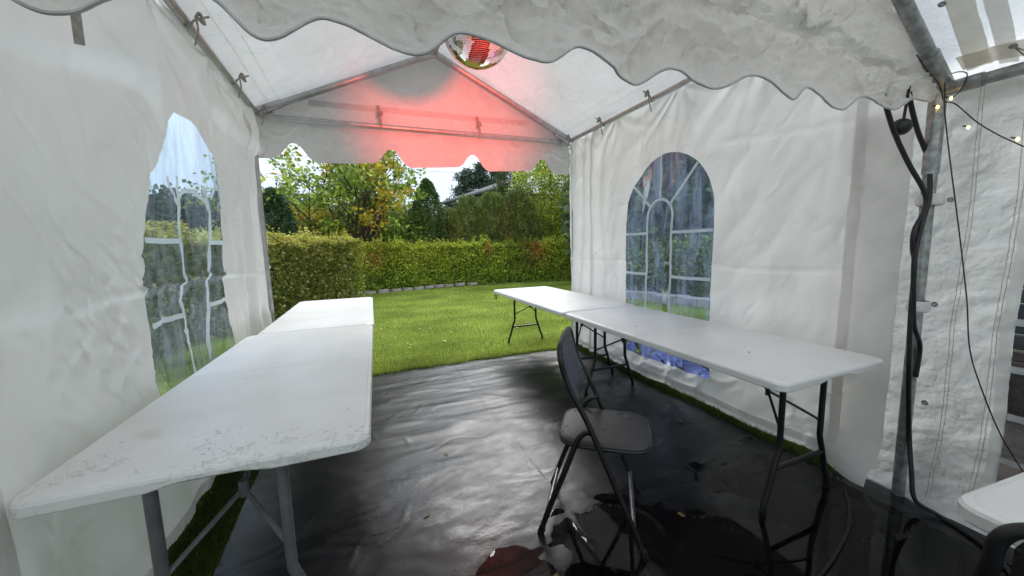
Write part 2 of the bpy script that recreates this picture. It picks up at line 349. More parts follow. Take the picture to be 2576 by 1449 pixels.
# ------------------------------------------------------------------ object helpers
def tag(o, label=None, cat=None, group=None, kind=None):
    if label: o['label'] = label
    if cat: o['category'] = cat
    if group: o['group'] = group
    if kind: o['kind'] = kind
    return o
def empty(name, loc=(0, 0, 0), rz=0, **kw):
    o = bpy.data.objects.new(name, None); COL.objects.link(o); o.location = loc; o.rotation_euler = (0, 0, rz)
    o.empty_display_size = .1
    return tag(o, **kw)
def link(name, me, mat, parent=None, smooth=True, world=True):
    o = bpy.data.objects.new(name, me); COL.objects.link(o)
    if mat: me.materials.append(mat)
    if smooth:
        me.shade_smooth()
        if len(me.polygons) < 6000: me.set_sharp_from_angle(angle=radians(38))
    if parent is not None:
        o.parent = parent
        if world: o.matrix_parent_inverse = (Matrix.Translation(parent.location) @ parent.rotation_euler.to_matrix().to_4x4()).inverted() if parent.parent is None else Matrix.Translation(-Vector((0, 0, 0)))
    return o
class MB:
    def __init__(s): s.v = []; s.f = []
    def add(s, v, f):
        b = len(s.v); s.v += [tuple(p) for p in v]; s.f += [tuple(i+b for i in q) for q in f]; return s
    def box(s, c, d, rz=0, bev=0):
        x, y, z = d[0]/2, d[1]/2, d[2]/2; v = []
        if bev:
            for zz, k in ((-z, bev), (-z+bev, 0), (z-bev, 0), (z, bev)):
                for sx, sy in ((-1, -1), (1, -1), (1, 1), (-1, 1)): v.append((sx*(x-k), sy*(y-k), zz))
            n = 4
        else:
            for zz in (-z, z):
                for sx, sy in ((-1, -1), (1, -1), (1, 1), (-1, 1)): v.append((sx*x, sy*y, zz))
            n = 2
        f = [(3, 2, 1, 0)]+[(i*4+j, i*4+(j+1) % 4, i*4+4+(j+1) % 4, i*4+4+j) for i in range(n-1) for j in range(4)]+[tuple(range(4*n-4, 4*n))]
        ca, sa = cos(rz), sin(rz)
        return s.add([(c[0]+a*ca-b*sa, c[1]+a*sa+b*ca, c[2]+h) for a, b, h in v], f)
    def tube(s, pts, r, n=10, cap=True, flat=1.0):
        pts = [Vector(p) for p in pts]; m_ = len(pts); v = []; ref = None
        rr = r if isinstance(r, (list, tuple)) else [r]*m_
        for i, p in enumerate(pts):
            d = (pts[min(i+1, m_-1)]-pts[max(i-1, 0)])
            d = d.normalized() if d.length > 1e-9 else Vector((0, 0, 1))
            if ref is None:
                ref = Vector((0, 0, 1)) if abs(d.z) < .9 else Vector((1, 0, 0))
            a = (ref-d*ref.dot(d)).normalized(); b = d.cross(a); ref = a
            for k in range(n):
                t = 2*pi*k/n; v.append(p+(a*cos(t)+b*sin(t)*flat)*rr[i])
        f = [(i*n+k, i*n+(k+1) % n, (i+1)*n+(k+1) % n, (i+1)*n+k) for i in range(m_-1) for k in range(n)]
        if cap: f += [tuple(range(n))[::-1], tuple(range((m_-1)*n, m_*n))]
        return s.add(v, f)
    def lathe(s, prof, c=(0, 0, 0), n=20, axis=None):
        v = []; R = axis.to_track_quat('Z', 'Y') if axis is not None else None
        for (r, z) in prof:
            for k in range(n):
                t = 2*pi*k/n; p = Vector((r*cos(t), r*sin(t), z))
                if R: p = R @ p
                v.append(p+Vector(c))
        m_ = len(prof)
        f = [(i*n+k, i*n+(k+1) % n, (i+1)*n+(k+1) % n, (i+1)*n+k) for i in range(m_-1) for k in range(n)]
        return s.add(v, f)
    def mesh(s, name):
        me = bpy.data.meshes.new(name); me.from_pydata(s.v, [], s.f); me.update(); return me
    def build(s, name, mat, parent=None, smooth=True, world=True):
        return link(name, s.mesh(name), mat, parent, smooth, world)
def sm(pts, k=6):
    """Catmull-Rom through pts"""
    P = [Vector(p) for p in pts]; P = [P[0]*2-P[1]]+P+[P[-1]*2-P[-2]]; out = []
    for i in range(1, len(P)-2):
        for j in range(k):
            t = j/k; a, b, c, d = P[i-1:i+3]
            out.append(.5*((2*b)+(c-a)*t+(2*a-5*b+4*c-d)*t*t+(3*b-a-3*c+d)*t**3))
    out.append(P[-2]); return out
def npmesh(name, V, F, mat, parent=None, tint=None, smooth=False, world=True):
    """V (n,3), F (m,k) -> mesh, quick"""
    me = bpy.data.meshes.new(name); k = F.shape[1]
    me.vertices.add(len(V)); me.vertices.foreach_set('co', np.ascontiguousarray(V, dtype=np.float32).ravel())
    me.loops.add(F.size); me.loops.foreach_set('vertex_index', np.ascontiguousarray(F, dtype=np.int32).ravel())
    me.polygons.add(len(F)); me.polygons.foreach_set('loop_start', np.arange(0, F.size, k, dtype=np.int32))
    me.update(calc_edges=True)
    if tint is not None:
        a = me.attributes.new('tint', 'FLOAT_COLOR', 'FACE')
        c = np.ones((len(F), 4), np.float32); c[:, :3] = np.clip(np.asarray(tint)*1.65, 0, .8); a.data.foreach_set('color', c.ravel())
    me.validate()
    return link(name, me, mat, parent, smooth, world)
def grid_sheet(name, fn, ns, nt_, mat, parent=None, **kw):
    s, t = np.meshgrid(np.linspace(0, 1, ns), np.linspace(0, 1, nt_), indexing='ij')
    V = np.stack(fn(s.ravel(), t.ravel()), 1)
    i = np.arange(ns-1)[:, None]*nt_+np.arange(nt_-1)[None, :]; i = i.ravel()
    F = np.stack([i, i+nt_, i+nt_+1, i+1], 1)
    return npmesh(name, V, F, mat, parent, smooth=True, **kw)
def inpoly(px, py, poly):
    poly = np.asarray(poly); inside = np.zeros(px.shape, bool); j = len(poly)-1
    for i in range(len(poly)):
        xi, yi = poly[i]; xj, yj = poly[j]
        c = ((yi > py) != (yj > py)) & (px < (xj-xi)*(py-yi)/(yj-yi+1e-12)+xi)
        inside ^= c; j = i
    return inside
def resample(poly, d):
    out = []; n = len(poly)
    for i in range(n):
        a = Vector(poly[i]); b = Vector(poly[(i+1) % n]); k = max(1, int(round((b-a).length/d)))
        for j in range(k): out.append(tuple(a+(b-a)*(j/k)))
    return out
def windowed_wall(root, box, cell, hole, mapf, mat, vmat, botf=None, topf=None):
    """box s0,s1,t0,t1; hole polygon; mapf(s,t,off)->x,y,z"""
    s0, s1, t0, t1 = box; ns = int((s1-s0)/cell)+1; nn = int((t1-t0)/cell)+1
    S, T = np.meshgrid(np.linspace(s0, s1, ns), np.linspace(t0, t1, nn), indexing='ij'); S = S.ravel(); T = T.ravel()
    if hole is not None:
        H = resample(hole, cell*.8); HA = np.array(H)
        d = np.min(np.hypot(S[:, None]-HA[None, :, 0], T[:, None]-HA[None, :, 1]), 1)
        keep = d > cell*.45; S = S[keep]; T = T[keep]
        n0 = len(S); pts = [Vector((a, b)) for a, b in zip(S, T)]+[Vector(h) for h in H]
        ed = [(n0+i, n0+(i+1) % len(H)) for i in range(len(H))]
        r = delaunay_2d_cdt(pts, ed, [], 0, 1e-5); P = np.array([tuple(v) for v in r[0]]); F = np.array([f for f in r[2] if len(f) == 3])
        c = P[F].mean(1); ins = inpoly(c[:, 0], c[:, 1], H)
    else:
        i = np.arange(ns-1)[:, None]*nn+np.arange(nn-1)[None, :]; i = i.ravel()
        F = np.concatenate([np.stack([i, i+nn, i+nn+1], 1), np.stack([i, i+nn+1, i+1], 1)]); P = np.stack([S, T], 1); ins = np.zeros(len(F), bool)
    x, y, z = mapf(P[:, 0], P[:, 1], 0.); V = np.stack([x, y, z], 1)
    def sub(Fm):
        u, inv = np.unique(Fm, return_inverse=True); return V[u], inv.reshape(Fm.shape)
    v, f = sub(F[~ins]); npmesh('fabric', v, f, mat, root, smooth=True)
    if ins.any():
        v, f = sub(F[ins]); return npmesh('window_pane', v, f, vmat, root, smooth=True)
def strip(path, w, mapf, off, step=.02):
    """ribbon of width w along 2-D path through mapf"""
    pp = []
    for a, b in zip(path[:-1], path[1:]):
        a = Vector(a); b = Vector(b); k = max(1, int((b-a).length/step))
        pp += [a+(b-a)*(j/k) for j in range(k)]
    pp.append(Vector(path[-1])); Lp = []; Rp = []
    for i, p in enumerate(pp):
        d = (pp[min(i+1, len(pp)-1)]-pp[max(i-1, 0)]).normalized(); n = Vector((-d.y, d.x))
        Lp.append(p+n*w/2); Rp.append(p-n*w/2)
    A = np.array([tuple(p) for p in Lp+Rp]); x, y, z = mapf(A[:, 0], A[:, 1], off)
    n = len(pp); i = np.arange(n-1); F = np.stack([i, i+1, i+1+n, i+n], 1)
    return np.stack([x, y, z], 1), F
def arch_outline(c, hw, zb, zt, n=24):
    cz = zt-hw
    return [(c-hw, zb), (c+hw, zb)]+[(c+hw*cos(pi*k/n), cz+hw*sin(pi*k/n)) for k in range(n+1)]
def mapwin(path, f): return [f(p) for p in path]
def arch_muntins(c, ih, zb, izt, hw, zt, bars, w=.022):
    cz = izt-ih; P = []
    P.append([(c-ih, zb)]+[(c-ih*cos(pi*k/16), cz+ih*sin(pi*k/16)) for k in range(17)]+[(c+ih, zb)])
    P.append([(c, izt), (c, zt)])
    oz = zt-hw
    for sg in (-1, 1): P.append([(c+sg*ih*.77, cz+ih*.64), ((2.942, 1.862) if sg > 0 else (2.178, 1.940))])
    for zz in bars:
        P.append([(c-hw, zz), (c-ih, zz)]); P.append([(c+ih, zz), (c+hw, zz)])
    return P

# ================================================================== GROUND
def gfn(s, t): 
    x = (s-.5)*240; y = (t-.5)*240+20
    return x, y, np.zeros_like(x)-.012+0*x
g = grid_sheet('lawn', gfn, 60, 60, M['ground']); tag(g, 'short green lawn stretching from the tent to the hedge', kind='structure')

# tarp ---------------------------------------------------------------
TX0, TX1, TY0, TY1 = -.68, 2.41, -3.2, 3.97
def tarp_h(x, y):
    far = sstep(1.6, 2.6, y)
    h = .0035*fbm(x*1.2, y*1.2, 3, 4)
    h += far*(.005*fbm(x*.9+.4*y, y*3.6, 5, 3)+.004*np.clip(ridge(x*1.3+y*.6, y*2.2, 9, 2), -.5, 1))
    h += (1-far)*.0016*fbm(x*5, y*9, 15, 3)
    h += .011*np.exp(-((x-2.0-.3*(y-3.2))/.5)**2-((y-2.9)/.7)**2)*np.sin(y*17+x*5+3*gn(x*2, y*2, 4))
    h += .0035*np.exp(-np.abs(x-.86-.006*np.sin(y*9))/.006)
    h += creases(x, y, 90, (TX0, TX1, -.3, 3.9), .1, .5, .40, .009, .0035, 21)
    h += .02*sstep(.12, 0, TX1-x)*0
    return h
def tfn(s, t):
    y = TY0+(TY1-TY0)*t; x = TX0+(TX1+.25*sstep(1.08, .98, y)-TX0)*s
    x2 = x+.015*gn(y*1.5, s*0, 31)*(np.abs(s-.5)*2)**6; y2 = y+.02*gn(x*2.2, t*0, 33)*(t > .99)
    return x2, y2, tarp_h(x, y)+.002
tp = grid_sheet('ground_tarp', tfn, 240, 520, M['tarp'])
tag(tp, 'wet black tarpaulin laid as the floor of the party tent', 'tarpaulin')
def wfn(s, t):
    x = -.2+(2.35+.2)*s; y = -1.6+(1.75+1.6)*t
    return x, y, np.full_like(x, .0045)-.0055*sstep(1.0, 1.75, y)-.0050*sstep(.85, .25, x)+.0085*np.exp(-((x-.40)/.17)**2-((y-1.18)/.24)**2)+.006*np.exp(-((x-.16)/.09)**2-((y-1.02)/.10)**2)
wt = grid_sheet('puddle_water', wfn, 70, 90, M['water']); tag(wt, 'shallow rain puddles lying on the black tarpaulin', kind='structure')

# grass blades -------------------------------------------------------
def blades(name, X, Y, hmin, hmax, w, cols, label, lean=.5):
    n = len(X); h = RNG.uniform(hmin, hmax, n); a = RNG.uniform(0, 2*pi, n); l = RNG.uniform(0, lean, n)*h
    b = RNG.uniform(0, 2*pi, n); z0 = -.014
    dx = np.cos(a)*w/2; dy = np.sin(a)*w/2
    V = np.empty((n, 3, 3)); V[:, 0] = np.stack([X-dx, Y-dy, np.full(n, z0)], 1); V[:, 1] = np.stack([X+dx, Y+dy, np.full(n, z0)], 1)
    V[:, 2] = np.stack([X+np.cos(b)*l, Y+np.sin(b)*l, z0+h], 1)
    c = np.asarray(cols)[RNG.integers(0, len(cols), n)]*RNG.uniform(.75, 1.25, (n, 1))
    c *= (1+.42*fbm(X*.8, Y*1.2, 77, 5))[:, None]
    o = npmesh(name, V.reshape(-1, 3), np.arange(3*n).reshape(-1, 3), M['blade'], tint=np.clip(c, 0, 1))
    return tag(o, label, kind='stuff')
GC = [(.21, .28, .045), (.27, .33, .05), (.31, .35, .07), (.15, .22, .035), (.38, .37, .13)]
n = 330000; y = 4.0+8.6*RNG.uniform(0, 1, n)**1.35; x = RNG.uniform(-2.2, 8.5, n)
blades('grass', x, y, .022, .048, .006, GC, 'short bright green grass of the lawn beyond the tarpaulin')
n = 26000; x = RNG.uniform(-1.0, -.60, n); y = RNG.uniform(.8, 4.2, n)
k = x < -.69+.02*gn(y*2, y*0, 3); x = x[k]; y = y[k]
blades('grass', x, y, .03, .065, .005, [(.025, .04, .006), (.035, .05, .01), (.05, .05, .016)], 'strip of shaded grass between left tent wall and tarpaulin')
n = 15000; x = RNG.uniform(2.40, 2.62, n); y = RNG.uniform(1.06, 4.2, n)
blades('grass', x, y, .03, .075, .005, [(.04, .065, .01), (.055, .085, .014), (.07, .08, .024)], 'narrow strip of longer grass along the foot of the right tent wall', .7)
n = 9000; x = RNG.uniform(-.75, 2.45, n); y = 3.985+.03*gn(x*4, x*0, 9)+np.abs(RNG.normal(size=n))*.05-.015
blades('grass', x, y, .03, .075, .006, GC, 'ragged fringe of grass growing over the far edge of the tarpaulin', .9)
n = 60000; x = RNG.uniform(2.8, 10, n); y = RNG.uniform(1.05, 9, n)
blades('grass', x, y, .03, .06, .012, GC, 'lawn grass seen through the right side window')
n = 40000; x = RNG.uniform(-3.2, -.95, n); y = RNG.uniform(2.0, 7.5, n)
blades('grass', x, y, .03, .06, .012, GC, 'lawn grass seen through the left side window')

# ================================================================== PARTY TENT (far)
XL, XR, YN, YF, EZ, AZ, XC = -.86, 2.48, .93, 4.15, 2.62, 3.40, .81
def dispL(s, z):
    d = .018*fbm(s*1.1, z*.9, 41, 3)
    edge = sstep(3.15, 3.6, s)
    d += edge*.022*np.sin(s*26+2*gn(s*2, z*.8, 5)+.4*z)*(.5+.5*sstep(2.7, 1.2, z))
    d += .016*np.exp(-((z-1.175-.02*np.sin(s*3))/.012)**2)*(.5+.8*sstep(1.6, 2.6, s))+.010*sstep(1.16, 1.18, z)
    # bag of slack cloth hanging over the upper part
    lim = 1.86+.28*np.clip((s-1.4)/1.0, 0, 1.2)-.25*np.exp(-((s-2.45)/.22)**2)
    d += .11*(1-np.exp(-((s-2.62)/.42)**4))*sstep(lim-.01, lim+.09, z)*sstep(2.62, 2.3, z)*(.6+.4*np.sin(s*3.1))
    d += creases(s, z, 40, (1.0, 4.1, .1, 2.5), 1.35, .35, .7, .03, .016, 51)
    d += creases(s, z, 22, (2.9, 4.1, 1.5, 2.4), 1.9, .5, .35, .015, .012, 52)
    d += creases(s, z, 16, (2.0, 3.2, 1.3, 2.1), 1.57, .12, .5, .012, .014, 53)
    d += creases(s, z, 130, (.9, 4.1, .1, 2.5), 1.45, .55, .30, .007, .0075, 54)+creases(s, z, 50, (.9, 4.1, .3, 1.9), .3, .3, .25, .006, .005, 55)
    d += creases(s, z, 45, (3.0, 3.5, 1.2, 2.1), 1.3, .5, .16, .008, .014, 56)+creases(s, z, 40, (1.6, 2.1, .7, 1.3), 1.4, .3, .25, .010, .014, 57)
    for c in (1.5, 2.35, 3.1, 3.85): d += rays_from(s, z, c, 2.62, 9, .35, .022, int(c*10))
    d += .045*gn(s*3.5, z*.35, 58)+.010*ridge(s*5, z*1.6, 59, 2)*sstep(2.4, 1.0, z)
    return d
def mapL(s, z, off):
    d = dispL(s, z)
    bow = .10*np.exp(-((z-.9)/.8)**2)*sstep(.9, 1.6, s)*sstep(4.2, 3.2, s)
    return XL+d-.02+off-.4*bow, s+.12*sstep(3.7, 4.15, s)*sstep(2.6, .6, z)+0*z, z+.012*gn(s*2, z*0, 6)
lw = empty('tent_side_wall', (XL, 2.5, 0), label='left white tent wall whose arched clear window is pinched to a point', cat='tent wall')
LW_OUT = [(2.10, .26), (2.079, .712), (2.071, .99), (2.077, 1.21), (2.105, 1.40), (2.129, 1.493), (2.16, 1.60), (2.20, 1.683), (2.29, 1.80), (2.368, 1.885), (2.42, 1.95), (2.44, 2.00), (2.507, 2.07),
          (2.66, 2.075), (2.72, 2.05), (2.788, 2.00), (2.90, 1.95), (2.97, 1.87), (3.05, 1.74), (3.06, 1.605), (3.03, 1.41), (3.0, 1.152), (3.04, .962), (3.11, .693), (3.10, .26)]
pane = windowed_wall(lw, (YN, 4.15, .015, 2.63), .018, LW_OUT[::-1], mapL, M['wall'], M['vinyl'])
for path in [[(2.104, 1.395), (2.449, 1.398)], [(2.75, 1.394), (3.03, 1.398)], [(2.084, 1.008), (2.431, 1.006)], [(2.729, 1.013), (3.01, 1.013)],
             [(2.48, 1.74), (2.50, 1.6), (2.449, 1.398), (2.421, 1.162), (2.424, 1.0), (2.45, .65), (2.45, .26)],
             [(2.70, 1.72), (2.743, 1.576), (2.75, 1.39), (2.717, 1.18), (2.736, .98), (2.72, .65), (2.72, .26)],
             [(2.368, 1.72), (2.44, 1.64), (2.50, 1.58)], [(2.48, 1.6), (2.54, 1.67), (2.62, 1.68), (2.70, 1.64), (2.743, 1.57)], [(2.76, 1.66), (2.86, 1.78)]]:
    v, f = strip(path, .026, mapL, .006); npmesh('muntin', v, f, M['muntin'], pane, smooth=True)

def dispR(s, z):
    d = .014*fbm(s*1.0, z*.9, 61, 3)
    d += sstep(3.2, 3.6, s)*.016*np.sin(s*30+2*gn(s*2, z*.8, 5)+.5*z)
    d += .006*np.exp(-((z-1.13-.015*np.sin(s*3))/.01)**2)
    d += .008*np.exp(-np.abs(z-1.98-.07*(s-1.4)-.02*np.sin(s*4))/.012)*sstep(2.1, 1.9, s)
    d += creases(s, z, 34, (.9, 4.1, .1, 2.5), 1.2, .6, .55, .02, .009, 71)
    d += creases(s, z, 30, (1.9, 3.3, .02, .5), 2.4, .8, .35, .02, .022, 72)
    d += creases(s, z, 110, (.9, 4.1, .1, 2.5), 1.2, .8, .28, .007, .006, 74)+creases(s, z, 40, (3.1, 3.9, .8, 2.3), 1.4, .3, .30, .008, .010, 75)+creases(s, z, 60, (1.0, 3.4, .02, .6), .4, .9, .22, .010, .014, 76)
    for c in (1.7, 2.4, 3.2, 4.0): d += rays_from(s, z, c, 2.62, 9, .3, .018, int(c*10)+3)
    d += .022*gn(s*3.0, z*.35, 68)+.006*ridge(s*3+z, z*2.2, 69, 2)
    d += .05*sstep(.25, 0, z)*(.4+gn(s*2.2, z*0, 8))+.12*sstep(.22, 0, z)*sstep(1.35, .95, s)
    return d
def mapR(s, z, off):
    return XR-dispR(s, z)+.03-off, s+0*z, z+.012*gn(s*2, z*0, 6)+.02
rw = empty('tent_side_wall', (XR, 2.5, 0), label='right white tent wall with a tall arched clear window and straight muntins', cat='tent wall')
pane = windowed_wall(rw, (.95, 4.15, .0, 2.61), .018, arch_outline(2.53, .5, .19, 2.09)[::-1], mapR, M['wall'], M['vinylR'])
for path in arch_muntins(2.585, .155, .19, 1.70, .56, 2.085, (1.40, 1.01, .60)):
    path = [(min(max(a, 2.035), 3.025), b) for a, b in path]
    v, f = strip(path, .026, mapR, .006); npmesh('muntin', v, f, M['muntin'], pane, smooth=True)

for root_, mp_, sv in ((lw, mapL, (1.22, 3.74)), (rw, mapR, (1.16, 3.66))):
    for s_ in sv:
        v, f = strip([(s_, .02), (s_, 2.6)], .055, mp_, .003); npmesh('welded_seam', v, f, M['wall'], root_, smooth=True)
    v, f = strip([(1.0, .055), (4.12, .055)], .05, mp_, .003); npmesh('bottom_hem', v, f, M['wall'], root_, smooth=True)
# tent frame ---------------------------------------------------------
fr = empty('tent_truss', (XC, 2.5, 0), label='pale grey tube frame of the party tent with pitched end truss', cat='tent frame')
def prt(name, pts, r, mat, root, n=12): return MB().tube(pts, r, n).build(name, mat, root)
YB = 4.08
prt('crossbar', [(XL+.04, YB, 2.565), (XR-.04, YB, 2.60)], .026, M['alu'], fr)
prt('rafter', [(XL+.03, YB-.03, 2.60), (XC, YB-.03, 3.36)], .031, M['alu'], fr)
prt('rafter', [(XR-.03, YB-.03, 2.62), (XC, YB-.03, 3.36)], .031, M['alu'], fr)
prt('eave_bar', [(XL+.02, YB, 2.585), (XL+.04, YN, 2.60)], .024, M['alu'], fr)
prt('eave_bar', [(XR-.03, YB, 2.61), (XR-.05, 2.5, 2.585), (XR-.05, YN, 2.6)], .022, M['alu'], fr)
prt('ridge_bar', [(XC, YB, 3.35), (XC, YN, 3.35)], .022, M['alu'], fr)
prt('post', [(XL-.03, YB+.04, 0), (XL-.03, YB+.04, 2.6)], .020, M['alu'], fr)
prt('post', [(XR+.06, YB+.04, 0), (XR+.06, YB+.04, 2.6)], .020, M['alu'], fr)
for (x, a) in ((XL+.03, 1), (XR-.03, -1)):
    prt('sleeve', [(x, YB-.03, 2.60), (x+a*.20, YB-.03, 2.60+.2*.455)], .036, M['alu'], fr)
    prt('sleeve', [(x, YB, 2.585), (x+a*.12, YB, 2.59)], .032, M['alu'], fr)
    prt('sleeve', [(XC-a*.18, YB-.03, 3.36-.18*.455), (XC, YB-.03, 3.36)], .036, M['alu'], fr)

# roof, two slopes ---------------------------------------------------
rf = empty('tent_roof', (XC, 2.5, 2.6), label='white pitched roof sheet seen from below, tied to the frame tubes', cat='tent roof')
def slope(sgn, seed):
    xe = XL-.03 if sgn < 0 else XR+.03
    def f(s, t, off=0):
        x = XC+(xe-XC)*s; y = YN-.02+(4.17-YN+.02)*t; zz = 3.44+(2.64-3.44)*s
        sag = -.045*np.sin(pi*s)*(.5+.5*np.sin(pi*t)); d = sag+.010*fbm(s*3, t*4, seed, 3)
        d += creases(s*1.8, t*3.2, 22, (0, 1.8, 0, 3.2), .6, .8, .5, .02, .008, seed)
        d += .035*sstep(.88, 1, s)*np.abs(np.sin(t*9.5))*-1
        return x, y, zz+d-off
    return f
for sgn, sd_ in ((-1, 81), (1, 82)):
    f = slope(sgn, sd_); grid_sheet('roof_panel', f, 70, 110, M['roof'], rf)
    for q_ in (.86, .91): grid_sheet('seam', lambda s, t, f=f, q_=q_: f(q_+.002*s, t, .004), 2, 110, M['hem'], rf)
# tie knots ----------------------------------------------------------
def tie(p, root, sgn):
    mb = MB(); p = Vector(p)
    mb.tube(sm([p+Vector((-.03*sgn, 0, .02)), p+Vector((0, .0, -.035)), p+Vector((.035*sgn, 0, .01)), p+Vector((.10*sgn, .01, .045))], 5), .006, 6)
    mb.tube(sm([p+Vector((.04*sgn, .01, .02)), p+Vector((.05*sgn, -.015, -.05)), p+Vector((.03*sgn, -.02, -.13))], 5), .005, 6)
    mb.tube(sm([p+Vector((.045*sgn, 0, .03)), p+Vector((.075*sgn, .01, .0)), p+Vector((.06*sgn, .0, .05)), p+Vector((.04*sgn, 0, .02))], 5), .008, 6)
    mb.build('tie_strap', M['strapm'], root)
for yy in (2.62, 3.36, 4.0): tie((XL+.04, yy, 2.59), rf, 1)
for yy in (2.62, 3.32, 3.95): tie((XR-.05, yy, 2.60), rf, -1)

# far gable with notched valance ------------------------------------
gb = empty('tent_gable', (XC, YF, 2.2), label='far gable sheet lit red, with notched valance above the garden opening', cat='tent gable')
NOTCH = [-.574, .327, 1.224, 2.122]
def gbot(x):
    z = 2.205+.028*(x+.8)/3+.010*np.sin(x*7)
    for c in NOTCH: z = z+.150*np.exp(-np.abs((x-c)/.105)**2.4)
    for c in NOTCH: z = z-.012*np.exp(-((x-c-.2)/.08)**2)
    return z
def gtop(x): return np.where(x < XC, 2.64+(3.43-2.64)*(x-XL)/(XC-XL), 2.64+(3.43-2.64)*(XR-x)/(XR-XC))
def gfn2(s, t, off=0):
    x = XL-.02+(XR-XL+.04)*s; b = gbot(x); tp_ = gtop(np.clip(x, XL, XR)); z = b+(tp_-b)*t
    d = .008*fbm(x*1.6, z*2, 91, 3)+creases(x, z, 26, (XL, XR, 2.2, 2.55), .35, .5, .3, .014, .010, 92)
    d += creases(x, z, 14, (XL, XR, 2.5, 3.2), .9, .8, .4, .02, .005, 93)
    d += .018*gn(x*2.2, z*.2, 95)*sstep(2.5, 2.25, z)
    return x, YF-d-off, z
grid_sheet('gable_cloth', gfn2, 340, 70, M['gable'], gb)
def gseam(s, t):
    x = -.42+2.3*s; z = 2.73+.055*t+.035*s
    X, Y, Z = gfn2((x-XL+.02)/(XR-XL+.04), (z-gbot(x))/(gtop(x)-gbot(x)), .005); return X, Y, Z
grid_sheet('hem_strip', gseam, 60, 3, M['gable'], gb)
for xx in (.23, 1.29):
    MB().tube([(xx, YB-.026, 2.55), (xx, YB-.03, 2.60), (xx-.005, YB+.03, 2.72), (xx-.01, YB+.05, 2.80)], .014, 6, flat=.25).build('tie_strap', M['strapm'], gb)
    MB().tube(sm([(xx-.02, YB+.02, 2.70), (xx+.02, YB, 2.69), (xx+.015, YB+.01, 2.73), (xx-.02, YB, 2.715), (xx-.03, YB, 2.66)], 4), .007, 6).build('knot', M['strapm'], gb)

# strap on the left wall
sb = MB().tube([(XL+.13, 1.496, 2.16), (XL+.135, 1.499, 2.03), (XL+.13, 1.507, 1.942)], .012, 8, flat=.2).build('hanging_strap', M['strapm'], lw)

# ================================================================== CANOPY TENT around the camera
BY = .87
KN = [(-1.05, 1.80), (-.90, 1.73), (-.75, 1.80), (-.60, 1.81), (-.452, 1.727), (-.30, 1.79), (-.24, 1.80), (-.161, 1.745), (-.043, 1.809), (.133, 1.762), (.24, 1.820), (.432, 1.779), (.559, 1.841), (.74, 1.788),
      (.894, 1.852), (1.038, 1.808), (1.228, 1.871), (1.425, 1.823), (1.522, 1.878), (1.758, 1.833), (1.885, 1.894), (2.098, 1.869), (2.282, 1.933), (2.40, 1.935), (2.47, 1.95)]
KX = np.array([k[0] for k in KN]); KZ = np.array([k[1] for k in KN])
def vbot(x):
    i = np.clip(np.searchsorted(KX, x)-1, 0, len(KX)-2); u = np.clip((x-KX[i])/(KX[i+1]-KX[i]), 0, 1)
    return KZ[i]+(KZ[i+1]-KZ[i])*(1-np.cos(pi*u))/2
def vtop(x): return 2.03+(1.68-np.abs(x-XC))*.62
def vfn(s, t, off=0):
    x = -1.05+(2.47+1.05)*s; b = vbot(x); z = b+(np.maximum(vtop(x), b+.05)-b)*t**1.25
    fr_ = sstep(-1.0, 1.2, x)
    d = .010*fbm(x*1.5, z*2, 101, 3)+.010*ridge(x*5+z*3, z*13, 103, 3)+.004*ridge(x*18, z*30, 105, 2)
    d += creases(x, z, 90, (-1, 2.5, 1.75, 2.6), -.12, .35, .35, .008, .022, 104)
    d += creases(x, z, 60, (-1, 2.5, 1.75, 2.6), .9, .9, .16, .007, .018, 106)
    d += .014*np.sin((z-1.9)*34+x*2.2+gn(x*2, z, 7)*3)*sstep(2.6, 2.0, x)*sstep(.7, 2.3, x)*.6
    d *= 1.6*(.16+.84*sstep(0, .14, t))
    d += .018*np.exp(-((z-(2.10-.05*sstep(1.4, 2.4, x)))/.012)**2)
    d += .03*gn(x*3.3, z*.3, 108)*sstep(2.0, 1.8, z)
    return x, BY-d-off+.0*s, z
vg = empty('tent_gable', (XC, BY, 1.8), label='crumpled white gable of the near canopy with a long scalloped valance', cat='tent gable')
grid_sheet('valance_cloth', vfn, 620, 110, M['crumple'], vg)
xs = np.linspace(0, 1, 520); X, Y, Z = vfn(xs, xs*0, .001)
MB().tube([(a, b-.002, c) for a, b, c in zip(X, Y, Z)], .0038, 6).build('piping', M['piping'], vg)
def vh(s, t):
    x = .2+(2.40-.2)*s; z = 2.055+.055*t-.045*sstep(1.2, 2.4, x)
    b = vbot(x); tt = np.clip((z-b)/(vtop(x)-b), 0, 1)**(1/1.25); return vfn((x+1.05)/3.52, tt, .004)
grid_sheet('hem_strip', vh, 180, 5, M['crumple'], vg)

bf = empty('canopy_truss', (2.47, BY, 0), label='galvanised corner post, rafter and eave tube of the near canopy', cat='tent frame')
PX, PY = 2.475, .865
prt('post', [(PX+.02, PY, 0), (PX, PY, 1.0), (PX-.02, PY, 1.98)], .0245, M['steel'], bf, 16)
prt('sleeve', [(PX-.013, PY, 1.62), (PX-.022, PY, 1.99)], .029, M['steel'], bf, 16)
AP = Vector((XC, BY-.03, 3.03)); NB = Vector((PX-.03, PY-.02, 2.0))
prt('rafter', [NB, NB+(AP-NB)*.5, AP], .0255, M['steel'], bf, 16)
prt('sleeve', [NB, NB+(AP-NB)*.10], .0315, M['steel'], bf, 16)
prt('rafter', [(XL, BY-.03, 2.0), AP], .0255, M['steel'], bf, 16)
prt('eave_bar', [(PX-.02, PY-.01, 1.985), (PX-.02, -2.2, 1.985)], .0245, M['steel'], bf, 16)
prt('sleeve', [(PX-.02, PY-.01, 1.985), (PX-.02, PY-.13, 1.985)], .0300, M['steel'], bf, 16)
prt('eave_bar', [(XL, PY-.02, 1.985), (XL, -2.2, 1.985)], .0245, M['steel'], bf, 16)
